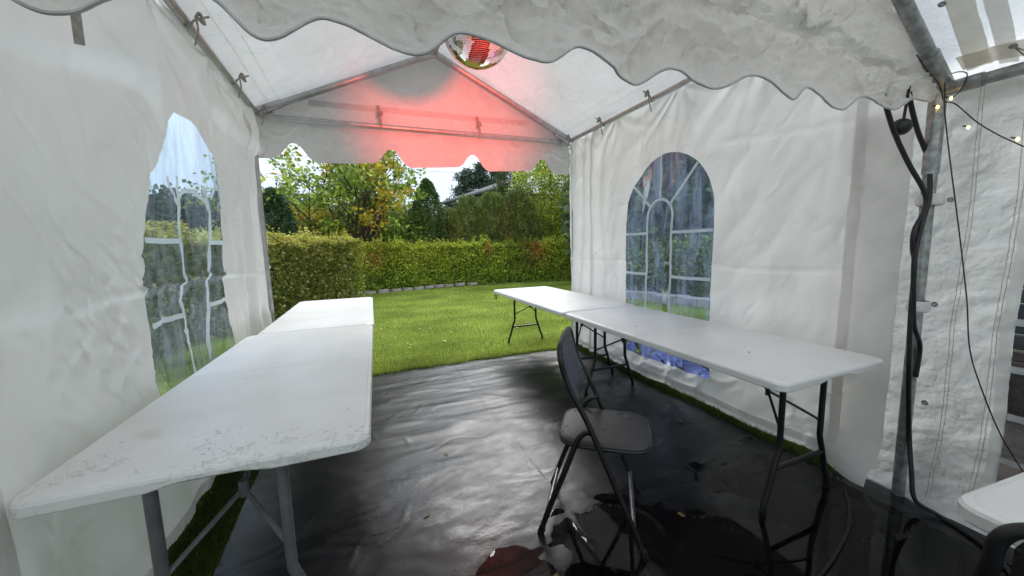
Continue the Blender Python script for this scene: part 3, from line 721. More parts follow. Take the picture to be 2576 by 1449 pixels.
prt('post', [(XL-.03, PY-.04, 0), (XL-.03, PY-.04, 1.98)], .0245, M['steel'], bf, 16)
prt('ridge_bar', [AP, (XC, -2.2, 3.03)], .0245, M['steel'], bf, 16)
br = empty('canopy_roof', (XC, -.6, 2), label='bright translucent roof of the near canopy with eyeleted hem bands', cat='tent roof')
def bsl(sgn):
    def f(s, t, off=0):
        xe = 2.60 if sgn > 0 else -.98; x = XC+(xe-XC)*s; y = .90-3.2*t; z = 3.07-(3.07-1.99)*s
        d = .010*fbm(s*6, t*9, 111, 4)-.03*np.sin(pi*s)+.004*ridge(s*22, t*34, 112, 2)+.02*sstep(.8, 1, s)*np.sin(t*40)
        return x, y, z+d-off
    return f
f = bsl(1); grid_sheet('roof_panel', f, 90, 140, M['crumple'], br)
grid_sheet('hem_band', lambda s, t: f(.30+.64*s, .030+.022*t+.014*np.sin(s*3), .012), 60, 5, M['band'], br)
grid_sheet('hem_band', lambda s, t: f(.35+.60*s, .056+.016*t+.014*np.sin(s*3), .010), 60, 5, M['hem'], br)
grid_sheet('hem_band', lambda s, t: f(.885+.045*t+.012*np.sin(s*8), .03+.9*s, .016), 90, 5, M['band'], br)
f2 = bsl(-1); grid_sheet('roof_panel', f2, 40, 60, M['crumple'], br)
def ring(c, nrm, r, root, mat=None, name='eyelet', hole=True):
    nrm = Vector(nrm).normalized(); MB().lathe([(r*.5, 0), (r*.55, .002), (r*.8, .0032), (r, .001), (r, -.001)], c, 20, nrm).build(name, mat or M['steel'], root)
    MB().lathe([(r*.5, -.0005), (0.0005, -.0005)], c, 16, nrm).build('eyelet_hole', M['bluehole'], root)
M['bluehole'] = simple('eyelet_gap', (.55, .57, .6), .6, 0, .05)
for (s, t) in ((.74, .041), (.90, .075), (.90, .16)):
    x, y, z = f(np.array([s]), np.array([t]), .019); ring((x[0], y[0], z[0]), (-.5, 0, -.85), .012, br)
# cord from the eyelet to the bar
x, y, z = f(np.array([.90]), np.array([.075]), .02)
e0 = Vector((x[0], y[0], z[0]))
MB().tube([e0, e0+Vector((.03, -.05, -.08))], .0025, 6).tube([e0, e0+Vector((.05, -.08, -.075))], .0025, 6).tube([e0, e0+Vector((.02, -.09, -.085))], .0025, 6).build('tie_cord', M['strapm'], br)

# right wall of the canopy
def dispB(s, z):
    d = .012*fbm(s*1.6, z*1.4, 121, 4)+.004*ridge(s*7, z*10, 123, 3)+creases(s, z, 130, (-.6, 1.0, .05, 1.9), .6, .6, .20, .007, .010, 129)
    d += creases(s, z, 60, (-1.2, .87, .05, .75), .45, .35, .25, .010, .010, 124)
    d += creases(s, z, 26, (-.5, .87, .3, 2.0), 1.1, .5, .35, .015, .010, 125)
    d += .004*np.exp(-np.abs(s-.755)/.004)+.03*gn(s*4, z*.5, 127)*sstep(.8, 1.9, z)
    d -= .03*sstep(.5, .1, z)*sstep(.7, .87, s)
    return d
def mapB(s, z, off): return 2.54-dispB(s, z)-off-.06*sstep(.4, 0., z), s+.015*gn(z*1.7, s*0, 5), z+.01*gn(s*3, z*0, 6)
bw = empty('canopy_side_wall', (2.5, -.6, 0), label='creased off-white canopy wall with eyelets down its front edge, right of the post', cat='tent wall')
HB = [(-.42, .24), (.575, .24), (.585, 1.35), (.56, 1.5), (.44, 1.72), (.25, 1.86), (.08, 1.90), (-.1, 1.86), (-.29, 1.72), (-.40, 1.5), (-.42, 1.35)]
pane = windowed_wall(bw, (-2.2, 1.20, .004, 2.0), .022, HB, mapB, M['old_wall'], M['vinylB'])
for path, w_ in [([(.588, .24), (.60, .8), (.60, 1.35), (.575, 1.5), (.45, 1.74)], .035), ([(.583, .76), (-.42, .76)], .03), ([(.575, .55), (-.42, .55)], .03), ([(.575, .35), (-.42, .35)], .025),
                 ([(.583, .965), (-.42, .965)], .03), ([(.583, 1.18), (-.42, 1.18)], .022), ([(.59, 1.22), (.42, 1.42)], .04), ([(.08, .24), (.08, 1.9)], .03)]:
    v, f_ = strip(path, w_, mapB, .006); npmesh('muntin', v, f_, M['muntin'], pane, smooth=True)
M['stitch'] = simple('stitched_seam', (.44, .41, .36), .9, 0, .3, 90, .5)
for s_ in (.625, .637, .75, .762):
    v, f_ = strip([(s_, .05), (s_, 1.97)], .0022, mapB, .003); npmesh('stitching', v, f_, M['stitch'], bw, smooth=True)
for zz in (1.493, .999, .502):
    x, y, z = mapB(np.array([.822]), np.array([zz]), .006); ring((x[0], y[0], z[0]), (-1, .05, 0), .0125, bw)
# left wall beside the camera
bl = grid_sheet('canopy_side_wall', lambda s, t: (XL-.04+.02*np.sin(s*23), -2.3+3.18*s, .02+2.0*t), 40, 20, M['old_wall'])
tag(bl, 'plain white canopy wall on the left beside the viewpoint', 'tent wall')

# ================================================================== TABLES
def rounded_half(L0, L1, w, r0, z, name, mat, root, notch=False, th=.045):
    """panel from x=L0 (rounded end, radius r0) to x=L1 (fold)"""
    sg = 1 if L1 > L0 else -1; pts = []
    def add(px, py): pts.append((px, py))
    nA = 8
    for k in range(nA+1):
        a = pi/2*k/nA; add(L0+sg*(r0-r0*sin(a)), -w/2+r0-r0*cos(a)) if False else None
    pts = []
    for k in range(nA+1):
        a = pi/2*k/nA; add(L0+sg*(r0-r0*sin(a)), -w/2+(r0-r0*cos(a)))      # corner -y: from long side to short end
    m1 = 10
    for k in range(1, m1): add(L0, -w/2+r0+(w-2*r0)*k/m1)
    for k in range(nA, -1, -1):
        a = pi/2*k/nA; add(L0+sg*(r0-r0*sin(a)), w/2-(r0-r0*cos(a)))
    add(L1, w/2); add(L1, -w/2)
    n = len(pts); c = ((L0+L1)/2, 0)
    mb = MB(); layers = []
    def ins(p, d):
        q = Vector(p)-Vector(c); fx = (abs(q.x)-d)/abs(q.x); fy = (abs(q.y)-d)/abs(q.y) if abs(q.y) > .02 else 1
        return (c[0]+q.x*fx, c[1]+q.y*fy)
    for (d, zz) in ((.020, z-th+.004), (.003, z-th), (0, z-th+.004), (0, z-.016), (.004, z-.008), (.010, z-.0045), (.016, z-.004), (.019, z-.0015), (.026, z)):
        row = []
        for p in pts:
            q = ins(p, d) if abs(p[0]-L1) > 1e-6 else (L1, ins(p, d)[1])
            zq = zz
            if notch and abs(p[0]-L0) < 1e-3 and zz < z-.02:
                zq = zz+.014*(1-sstep(.085, .125, np.abs(p[1]-.02)))
            row.append((q[0], q[1], float(zq)))
        layers.append(row)
    v = [p for r in layers for p in r]; f = []
    for i in range(len(layers)-1):
        for k in range(n): f.append((i*n+k, i*n+(k+1) % n, (i+1)*n+(k+1) % n, (i+1)*n+k))
    f.append(tuple(range((len(layers)-1)*n, len(layers)*n))); f.append(tuple(range(n))[::-1])
    if sg < 0: f = [q[::-1] for q in f]
    mb.add(v, f); o = mb.build(name, mat, root, smooth=True, world=False); o.data.set_sharp_from_angle(angle=radians(24))
    return o
def make_table(name, w, Ln, topm, legm, legr, label, handle=False, foot=.255, upp=.16, lx=.14):
    t = empty(name); tag(t, label, 'table', 'white folding tables')
    r0 = .05; Z = .74
    rounded_half(0, Ln/2-.0012, w, r0, Z, 'tabletop_half', topm, t, True)
    rounded_half(Ln, Ln/2+.0012, w, r0, Z, 'tabletop_half', topm, t, True)
    for x, sg in ((lx, 1), (Ln-lx, -1)):
        for sy in (-1, 1):
            MB().tube(sm([(x, sy*upp, .71), (x, sy*upp, .55), (x, sy*upp, .36), (x, sy*(upp+.004), .31), (x, sy*(upp+.035), .22), (x, sy*(foot-.03), .12), (x, sy*(foot-.006), .06), (x, sy*foot, .014)], 4), legr, 12).build('leg', legm, t, world=False)
            MB().tube([(x, sy*foot, .004), (x, sy*foot, .026)], legr*1.18, 12).build('foot_cap', M['black'], t, world=False)
        MB().tube([(x, -(upp+.034), .225), (x, upp+.034, .225)], legr*.85, 10).build('crossbar', legm, t, world=False)
        MB().tube([(x, -upp-.03, .705), (x, upp+.03, .705)], legr*.9, 10).build('hinge_bar', legm, t, world=False)
        kx = x+sg*.17
        MB().tube([(x+sg*.44, 0, .70), (kx, 0, .53)], legr*.62, 8).build('brace', legm, t, world=False)
        for sy in (-1, 1):
            MB().tube(sm([(kx, 0, .525), (x+sg*.03, sy*upp*.8, .425), (x+sg*.003, sy*(upp-.005), .40)], 3), legr*.5, 8).build('brace_rod', legm, t, world=False)
        MB().tube([(kx-.001, 0, .50), (kx, 0, .555)], legr*.95, 8).build('locking_ring', legm, t, world=False)
    if handle:
        MB().tube(sm([(Ln-.10, w/2-.006, .70), (Ln-.105, w/2+.002, .66), (Ln-.115, w/2+.004, .63), (Ln-.165, w/2+.004, .625), (Ln-.18, w/2+.003, .66), (Ln-.185, w/2-.006, .70)], 4), .0065, 8).build('handle', M['black'], t, world=False)
    return t
def place(t, x, y, hx, hy):
    t.location = (x, y, 0); t.rotation_euler = (0, 0, math.atan2(hy, hx))
a = make_table('folding_table', .84, 1.84, M['table_wet'], M['grey_leg'], .0165, 'left near folding table with beaded rain water and grey legs', lx=.055, foot=.24)
place(a, -.445, 1.195, .045, 1.83)
b = make_table('folding_table', .80, 1.75, M['table'], M['grey_leg'], .0165, 'left far folding table beside the lawn, puddle on its raised far edge')
place(b, -.372, 3.045, .02, 1.75)
c_ = make_table('folding_table', .79, 1.815, M['table'], M['black'], .0135, 'right near folding table with a pale grey top and black splayed legs', lx=.14)
place(c_, 1.57+.395, .905, .01, 1.81)
d_ = make_table('folding_table', .83, 1.90, M['table'], M['black'], .0135, 'right far folding table whose end stands out on the lawn', handle=True, lx=.16)
place(d_, 1.575+.415, 2.74, .006, 1.85)
e_ = make_table('folding_table', .78, 1.83, M['table'], M['black'], .0135, 'folding table cut off at the lower right corner, against the canopy wall')
place(e_, 1.175, -.05, 1.0, -.09)

# ================================================================== CHAIRS
def make_chair(label):
    t = empty('folding_chair'); tag(t, label, 'chair', 'black padded folding chairs')
    R_ = .0128
    side = [(.23, .014), (.165, .17), (.095, .335), (0, .56), (-.045, .65), (-.080, .715), (-.108, .79), (-.122, .85)]
    pts = [(x, -.205, z) for x, z in side]+[(-.128, -.185, .888), (-.13, -.14, .902), (-.132, 0, .907), (-.13, .14, .902), (-.128, .185, .888)]+[(x, .205, z) for x, z in side[::-1]]
    MB().tube(sm(pts, 5), R_, 12).build('front_frame', M['black'], t, world=False)
    for sy in (-1, 1):
        yl = sy*.183
        MB().tube(sm([(.012, sy*.192, .53), (-.02, yl, .522), (-.05, yl, .49), (-.072, yl, .435), (-.12, yl, .30), (-.175, yl, .155), (-.222, yl, .014)], 5), R_, 12).build('rear_leg', M['black'], t, world=False)
        for x, y_ in ((.23, sy*.205), (-.222, yl)):
            MB().tube([(x-.002, y_, .003), (x-.008*np.sign(x), y_, .035)], R_*1.25, 12).build('foot_cap', M['black'], t, world=False)
    MB().tube([(-.195, -.183, .10), (-.195, .183, .10)], R_*.8, 10).build('stretcher', M['steel_dark'], t, world=False)
    MB().tube([(.185, -.205, .125), (.185, .205, .125)], R_*.8, 10).build('stretcher', M['steel_dark'], t, world=False)
    # seat pad
    def pad(u, v):   # u forward 0..1, v across -1..1 superellipse handled by caller
        return u, v
    def cushion(name, cx, hx, hy, z0, z1, par, crown, taper=.0, n=40):
        mb = MB(); rows = []; ex = 4.5
        prof = [(.90, 0), (.985, .12), (1.0, .3), (1.0, .42), (.985, .5), (1.0, .58), (1.0, .72), (.985, .86), (.95, .96), (.86, 1.0), (.6, 1.0+crown), (.3, 1.0+crown*1.3), (.02, 1.0+crown*1.4)]
        for k_, h in prof:
            for i in range(n):
                a_ = 2*pi*i/n; cx_, sx_ = cos(a_), sin(a_)
                xx = math.copysign(abs(cx_)**(2/ex), cx_)*hx*k_; yy = math.copysign(abs(sx_)**(2/ex), sx_)*hy*k_*(1-taper*(1-xx/hx)/2)
                rows.append((cx+xx, yy, z0+(z1-z0)*h))
        m_ = len(prof)
        f_ = [(i*n+k, i*n+(k+1) % n, (i+1)*n+(k+1) % n, (i+1)*n+k) for i in range(m_-1) for k in range(n)]+[tuple(range(n))[::-1], tuple(range((m_-1)*n, m_*n))]
        mb.add(rows, f_); return mb
    cushion('seat', .057, .207, .178, .435, .475, t, .10).build('seat', M['seat'], t, world=False)
    # back rest: curved pad
    mb = MB(); n = 18; mz = 10; rows = []
    def bx(z): return np.interp(z, [.62, .715, .79, .85, .90], [-.035, -.080, -.108, -.122, -.13])
    for side_ in (1, -1):
        for i in range(n+1):
            yy = -.188+.376*i/n
            for j in range(mz+1):
                z = .635+.258*j/mz
                wy = 1-.10*(1-j/mz)-.13*sstep(.84, .9, z)
                e = min(i, n-i)/3.; e2 = min(j, mz-j)/2.; th = .014*min(1, e)**.5*min(1, e2)**.5
                off = .03*(1-(yy/.19)**2)
                rows.append((bx(z)-off+side_*th+.006, yy*wy, z))
    N1 = (n+1)*(mz+1); fs = []
    for q in (0, 1):
        for i in range(n):
            for j in range(mz):
                a0 = q*N1+i*(mz+1)+j; ff = (a0, a0+mz+1, a0+mz+2, a0+1); fs.append(ff if q == 0 else ff[::-1])
    mb.add(rows, fs); mb.build('backrest', M['seat'], t, world=False)
    for sy in (-1, 1):
        MB().lathe([(.0065, 0), (.006, .002), (.003, .004), (.0005, .0045)], (-.115, sy*.13, .76), 12, Vector((-1, 0, .2))).build('rivet', M['steel'], t, world=False)
    return t
M['steel_dark'] = simple('worn_chrome', (.14, .14, .145), .3, .7, .3, 20, .1)
ch = make_chair('black padded folding chair standing alone in the middle of the tarpaulin'); ch.location = (.959, 1.384, 0); ch.rotation_euler = (0, 0, math.atan2(-.613, .79))
def copy_tree(o, parent=None):
    c = o.copy(); COL.objects.link(c); c.parent = parent
    for k in list(o.children): copy_tree(k, c)
    return c
ch2 = copy_tree(ch); tag(ch2, 'black folding chair back cut off at the lower right, in front of the white table')
ch2.location = (1.235, .10, 0); ch2.rotation_euler = (0, 0, radians(28)); ch2.scale = (1, 1, .92)

# ================================================================== MIRROR BALL, STAGE LIGHT
BC = Vector((.64, 2.0, 2.500)); BR = .19
ball = empty('mirror_ball', BC, label='mirror ball hanging from the tent ridge behind the scalloped valance', cat='mirror ball')
Vv = []; Ff = []; rows = 62
for i in range(rows):
    t0, t1 = pi*i/rows, pi*(i+1)/rows; tm = (t0+t1)/2; nseg = max(3, int(round(2*pi*sin(tm)*BR/.0100)))
    for k in range(nseg):
        p0 = 2*pi*k/nseg; p1 = 2*pi*(k+1)/nseg; g_ = .07; dp = (p1-p0)*g_; dt = (t1-t0)*g_
        nrm = Vector((sin(tm)*cos((p0+p1)/2), sin(tm)*sin((p0+p1)/2), cos(tm)))
        nrm = (nrm+Vector((random.gauss(0, .012), random.gauss(0, .012), random.gauss(0, .012)))).normalized()
        c = nrm*0; quad = []
        for (tt, pp) in ((t0+dt, p0+dp), (t1-dt, p0+dp), (t1-dt, p1-dp), (t0+dt, p1-dp)):
            quad.append(Vector((sin(tt)*cos(pp), sin(tt)*sin(pp), cos(tt))))
        cc = sum(quad, Vector())/4
        quad = [q-nrm*((q-cc).dot(nrm)) for q in quad]
        b0 = len(Vv); Vv += [BC+q*(BR+.002) for q in quad]; Ff.append((b0, b0+1, b0+2, b0+3))
o = npmesh('mirror_tile', np.array([tuple(v) for v in Vv]), np.array(Ff), M['mirror'], ball); tag(o, kind='stuff')
MB().lathe([(BR*.995*sin(pi*i/40)+1e-4, -BR*.995*cos(pi*i/40)) for i in range(41)], BC, 60).build('core', simple('grout', (.32, .31, .31), .6), ball)
MB().lathe([(.03, .0), (.03, .02), (.006, .025), (.006, .04)], BC+Vector((0, 0, BR-.004)), 16).build('cap', M['steel'], ball)
MB().tube([BC+Vector((0, 0, BR+.03)), (.63, 2.0, 3.30)], .003, 6).build('hanging_chain', M['steel'], ball)
LP = Vector((.70, 1.10, 2.06)); TG = Vector((1.00, 4.15, 2.72)); ld = (TG-LP).normalized()
sl = empty('stage_light', LP, label='small red stage lamp hanging behind the near valance', cat='stage lamp')
MB().lathe([(.001, -.15), (.035, -.15), (.045, -.12), (.045, -.02), (.05, -.018), (.05, -.012), (.044, -.012)], LP, 24, ld).build('housing', M['black'], sl)
MB().lathe([(.044, -.02), (.0005, -.02)], LP, 24, ld).build('lens', M['redlens'], sl)
MB().tube(sm([LP-ld*.08+Vector((-.055, 0, 0)), LP-ld*.08+Vector((-.055, 0, .12)), LP-ld*.08+Vector((.055, 0, .12)), LP-ld*.08+Vector((.055, 0, 0))], 5), .006, 8).build('bracket', M['black'], sl)
spd = bpy.data.lights.new('stage_light_beam', 'SPOT'); spd.energy = 330; spd.color = (1, .075, .045); spd.spot_size = radians(47); spd.spot_blend = 1.; spd.shadow_soft_size = .045
spo = bpy.data.objects.new('stage_light_beam', spd); COL.objects.link(spo); spo.location = LP; spo.rotation_euler = (-ld).to_track_quat('Z', 'Y').to_euler()

# ================================================================== CABLES, STRING LIGHTS
def sc(p, yy):
    k = yy/.85; return (p[0]*k, yy, CAMH+(p[1]-CAMH)*k)
A1 = [(1.96, 1.93), (2.004, 1.859), (2.089, 1.761), (2.226, 1.647), (2.382, 1.538), (2.409, 1.461), (2.333, 1.363), (2.335, 1.28), (2.369, 1.194), (2.388, .916), (2.44, .6)]
cb = MB().tube(sm([sc(p, yy) for p, yy in zip(A1, [.91, .90, .89, .875, .845, .84, .84, .84, .84, .835, .835])]+[(2.47, .84, .35), (2.42, .80, .18), (2.40, .77, .06), (2.44, .70, .015), (2.35, .52, .012), (2.1, .35, .012), (1.7, .1, .012)], 6), .0095, 10).build('power_cable', M['cable'])
tag(cb, 'thick black cable taped to the corner post and running to the floor', 'cable')
A2 = [(2.16, 1.96), (2.181, 1.905), (2.269, 1.791), (2.391, 1.672), (2.435, 1.52), (2.41, 1.43), (2.389, 1.373), (2.362, 1.225), (2.40, 1.0), (2.43, .9), (2.506, .795), (2.50, .64)]
cb = MB().tube(sm([sc(p, yy) for p, yy in zip(A2, [.91, .90, .89, .875, .835, .83, .83, .83, .83, .83, .83, .835])], 6), .0095, 10).build('power_cable', M['cable'])
tag(cb, 'thick black cable beside the corner post ending above the grass', 'cable')
pl = empty('hanging_plug', (2.14, .89, 1.80), label='black oval plug dangling on a short lead under the valance corner', cat='plug')
c0 = Vector(sc((2.131, 1.795), .89))
MB().lathe([(.0005, -.034), (.02, -.03), (.034, -.012), (.036, 0), (.034, .012), (.02, .03), (.0005, .034)], c0, 20, Vector((.9, -.3, .75))).build('plug_body', M['cable'], pl)
MB().tube(sm([c0+Vector((.012, 0, .02)), c0+Vector((.022, .0, .09)), c0+Vector((.04, 0, .22))], 5), .006, 8).build('lead', M['cable'], pl)
for (zz, hw) in ((1.50, .040), (1.0, .034)):
    o = MB().lathe([(hw+.0, -.026), (hw+.006, -.02), (hw+.007, 0), (hw+.004, .02), (hw+.001, .027)], (2.447, .850, zz), 20).build('adhesive_tape', M['tape'])
    tag(o, 'whitish tape wrapped around the post and cables, %s' % ('upper band' if zz > 1.2 else 'lower band'), 'tape')
# string lights
st = empty('string_light', (2.42, .84, 2.0), label='string of warm fairy lights wound on the post and looped along the canopy wall', cat='fairy lights')
X0 = 2.42
MB().tube(sm([(2.22, .86, 2.10), (2.28, .84, 2.03), (2.35, .83, 1.99), (2.37, .82, 1.93), (X0, .829, 1.924), (X0, .795, 1.90), (X0, .732, 1.81), (X0, .675, 1.745), (X0, .625, 1.697), (X0, .58, 1.66), (X0, .45, 1.58), (X0, .2, 1.6), (X0, -.2, 1.85)], 6), .0022, 6).build('wire', M['cable'], st)
MB().tube(sm([(2.40, .825, 2.03), (X0, .80, 2.035), (X0, .775, 2.02), (X0, .775, 1.99), (X0, .79, 1.95), (X0, .812, 1.93)], 5), .0022, 6).build('wire', M['cable'], st)
MB().tube(sm([(2.4, .829, 2.02), (2.4, .824, 1.92), (2.4, .815, 1.843), (2.41, .791, 1.669), (2.40, .753, 1.459), (2.42, .725, 1.25), (2.41, .691, 1.046), (2.40, .663, .841), (2.4, .617, .679), (2.4, .549, .498), (2.4, .47, .35), (2.38, .40, .2), (2.37, .30, .02)], 6), .0024, 6).build('wire', M['cable'], st)
for i, (yy, zz) in enumerate([(.84, 2.011), (.808, 1.928), (.846, 1.905), (.748, 1.789), (.615, 1.705), (.40, 1.59)]):
    c = Vector((X0-.012, yy, zz))
    MB().lathe([(.0005, -.006), (.004, -.004), (.0048, 0), (.004, .005), (.0005, .008)], c, 10).build('bulb', M['bulb'], st)
    MB().tube([c+Vector((0, .0, .004)), c+Vector((.006, .018, .012))], .003, 6).build('bulb_holder', M['cable'], st)
cb = MB().tube(sm([(2.30, 1.0, .012), (2.0, .84, .012), (1.6, .74, .012), (1.25, .72, .012), (1.1, .66, .012), (.9, .55, .012), (.7, .5, .012)], 8), .006, 8).build('floor_cable', M['cable'])
tag(cb, 'thin black cable lying across the wet tarpaulin under the right table', 'cable')

# ================================================================== VEGETATION
def leaves(P, size, cols, up=.3, out=None, var=.3, asp=1.5, droop=0):
    """leaf quads (folded rhombus)"""
    n = len(P); d = RNG.normal(size=(n, 3)); d[:, 2] = d[:, 2]*.7-droop
    if out is not None: d += out*.8
    d /= np.linalg.norm(d, axis=1)[:, None]+1e-9
    r = RNG.normal(size=(n, 3)); r[:, 2] += up*0; w = np.cross(d, r); w /= np.linalg.norm(w, axis=1)[:, None]+1e-9
    s = (size*RNG.uniform(1-var, 1+var, n))[:, None]
    V = np.empty((n, 4, 3)); V[:, 0] = P; V[:, 1] = P+d*s*.45+w*s*.5/asp; V[:, 2] = P+d*s; V[:, 3] = P+d*s*.45-w*s*.5/asp
    c = np.asarray(cols)
    return V.reshape(-1, 3), np.arange(4*n).reshape(-1, 4), c
def pick(cols, n, w=None, jit=.22):
    c = np.asarray(cols, float)[RNG.choice(len(cols), n, p=w)]
    return np.clip(c*RNG.uniform(1-jit, 1+jit, (n, 1)), 0, 1)
def hedge(name, path, H, T, dens, size, cols, wts, label, seed, redspots=()):
    pth = [Vector(p) for p in path]; seg = [(b-a).length for a, b in zip(pth[:-1], pth[1:])]; tot = sum(seg)
    root = empty(name, (*pth[0], 0), label=label, cat='hedge')
    n = int(dens*tot*(H+T*.8))
    u = RNG.uniform(0, tot, n); v = RNG.uniform(0, H+T, n)
    acc = np.concatenate([[0], np.cumsum(seg)]); i = np.clip(np.searchsorted(acc, u)-1, 0, len(seg)-1)
    A = np.array([tuple(p) for p in pth]); D = (A[1:]-A[:-1])/np.array(seg)[:, None]
    base = A[i]+D[i]*(u-acc[i])[:, None]; N = np.stack([D[i][:, 1], -D[i][:, 0]], 1)
    Hh = H+.16*gn(u*1.3, u*0, seed)+.17*gn(u*3.3, u*0+3, seed+1)
    front = v < H
    bump_ = .10*fbm(u*1.6, v*1.6, seed+2, 3)
    z = np.where(front, v/H*Hh, Hh+.03); depth = np.where(front, T/2, T/2-(v-H))
    rnd = sstep(.80, 1.0, z/Hh)*.16
    depth = depth+bump_-np.where(front, rnd, 0)-np.abs(RNG.normal(size=n))*.05-.05*sstep(.25, 0, z)
    z = z*(1)+RNG.normal(size=n)*.02+np.where(front, 0, -.08*((v-H)/T-.5)**2*4)
    P = np.stack([base[:, 0]+N[:, 0]*depth, base[:, 1]+N[:, 1]*depth, np.maximum(z, .03)], 1)
    # end caps
    ne = int(dens*T*H*1.0); 
    for (pt, dr) in ((A[0], -D[0]), (A[-1], D[-1])):
        q = RNG.uniform(-T/2, T/2, ne); zz = RNG.uniform(.03, H, ne); nn = np.array([dr[1], -dr[0]])
        e = .05*fbm(q*3, zz*2, seed+5, 3)-np.abs(q/T)**2*.3
        P = np.concatenate([P, np.stack([pt[0]+dr[0]*e+nn[0]*q, pt[1]+dr[1]*e+nn[1]*q, zz], 1)]); u = np.concatenate([u, np.full(ne, 0.)]) ; N = np.concatenate([N, np.tile(dr, (ne, 1))])
    # upright shoots on top
    ns = int(tot*34)
    for k in range(ns):
        uu = RNG.uniform(0, tot); ii = min(np.searchsorted(acc, uu)-1, len(seg)-1); ii = max(ii, 0)
        b_ = A[ii]+D[ii]*(uu-acc[ii]); nn = np.array([D[ii][1], -D[ii][0]]); dp = RNG.uniform(-T*.4, T*.45)
        hh = H+.16*float(gn(np.array([uu*1.3]), np.array([0.]), seed)[0]+1.06*gn(np.array([uu*3.3]), np.array([3.]), seed+1)[0]); l = RNG.uniform(.05, .30); m_ = int(l*90)
        zz = hh-.03+np.linspace(0, l, m_); P = np.concatenate([P, np.stack([b_[0]+nn[0]*dp+RNG.normal(size=m_)*.012, b_[1]+nn[1]*dp+RNG.normal(size=m_)*.012, zz], 1)])
        u = np.concatenate([u, np.full(m_, uu)]); N = np.concatenate([N, np.zeros((m_, 2))])
    n = len(P); out = np.concatenate([N, np.full((n, 1), .25)], 1)
    col = pick(cols, n, wts, .42)*np.array([1.52, 1.42, 1.3]); mod = 1+.35*fbm(P[:, 0]*1.3+P[:, 1], P[:, 2]*1.6, seed+9, 3); col *= np.clip(mod, .55, 1.5)[:, None]
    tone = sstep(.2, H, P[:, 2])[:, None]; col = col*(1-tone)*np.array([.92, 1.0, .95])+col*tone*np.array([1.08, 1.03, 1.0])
    for (cx, cz, rr, cc) in redspots:
        k = np.exp(-(((P[:, 0]-cx)/rr)**2+((P[:, 2]-cz)/(rr*1.2))**2))*(RNG.uniform(0, 1, n) < .6); col = col*(1-k[:, None])+np.array(cc)*k[:, None]
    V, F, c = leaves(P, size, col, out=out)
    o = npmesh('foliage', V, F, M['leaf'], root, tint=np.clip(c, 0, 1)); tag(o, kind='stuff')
    # inner dark twigs
    V = []; F = []
    mb = MB()
    for k in range(int(tot*9)):
        uu = random.uniform(0, tot); ii = max(0, min(np.searchsorted(acc, uu)-1, len(seg)-1)); b_ = A[ii]+D[ii]*(uu-acc[ii]); nn = np.array([D[ii][1], -D[ii][0]]); dp = random.uniform(-.1, T/2-.1)
        x0, y0 = b_+nn*dp; mb.tube([(x0, y0, 0), (x0+random.uniform(-.08, .08), y0+random.uniform(-.08, .08), H*.5), (x0+random.uniform(-.15, .15), y0+random.uniform(-.1, .1), H*.93)], [.012, .008, .004], 5, False)
    o = mb.build('stems', M['bark'], root); tag(o, kind='stuff')
    # inner shade leaves
    ni = int(tot*1500); uu = RNG.uniform(0.1, tot-.1, ni); ii = np.clip(np.searchsorted(acc, uu)-1, 0, len(seg)-1)
    b_ = A[ii]+D[ii]*(uu-acc[ii])[:, None]; nn = np.stack([D[ii][:, 1], -D[ii][:, 0]], 1); dp = RNG.uniform(-T*.4, T*.28, ni)
    P = np.stack([b_[:, 0]+nn[:, 0]*dp, b_[:, 1]+nn[:, 1]*dp, RNG.uniform(.05, H-.06, ni)], 1)
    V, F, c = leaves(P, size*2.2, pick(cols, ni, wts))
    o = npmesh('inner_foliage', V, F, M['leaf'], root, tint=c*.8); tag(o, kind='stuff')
    return root
HC = [(.12, .19, .02), (.18, .25, .03), (.27, .31, .045), (.08, .13, .02), (.40, .38, .08), (.22, .17, .05)]
hedge('hedge', [(-.35, 11.9), (2.5, 12.62), (5.0, 12.4), (7.0, 11.8), (9.5, 10.9)], 1.40, .95, 1900, .052, HC, [.24, .30, .24, .11, .08, .03],
      'long clipped yellow-green hedge running straight across the back of the lawn', 5, redspots=[(5.7, 1.1, .35, (.45, .13, .05)), (4.0, 1.3, .15, (.5, .16, .07)), (.25, 1.0, .25, (.38, .16, .05))])
hedge('hedge', [(-.42, 10.35), (-1.5, 9.0), (-2.35, 7.2), (-2.95, 5.2), (-3.3, 2.6)], 1.55, .95, 3600, .040, [(.12, .15, .025), (.18, .19, .035), (.24, .22, .05), (.08, .10, .02), (.42, .36, .13), (.26, .16, .06)], [.26, .30, .20, .12, .08, .04],
      'nearer hedge at the left of the opening, darker and browner at its foot', 15)
hedge('hedge', [(-3.4, 2.4), (-3.6, -2.2)], 1.6, .95, 500, .09, HC, [.24, .30, .24, .11, .08, .03], 'hedge continuing to the left behind the tent wall', 25)

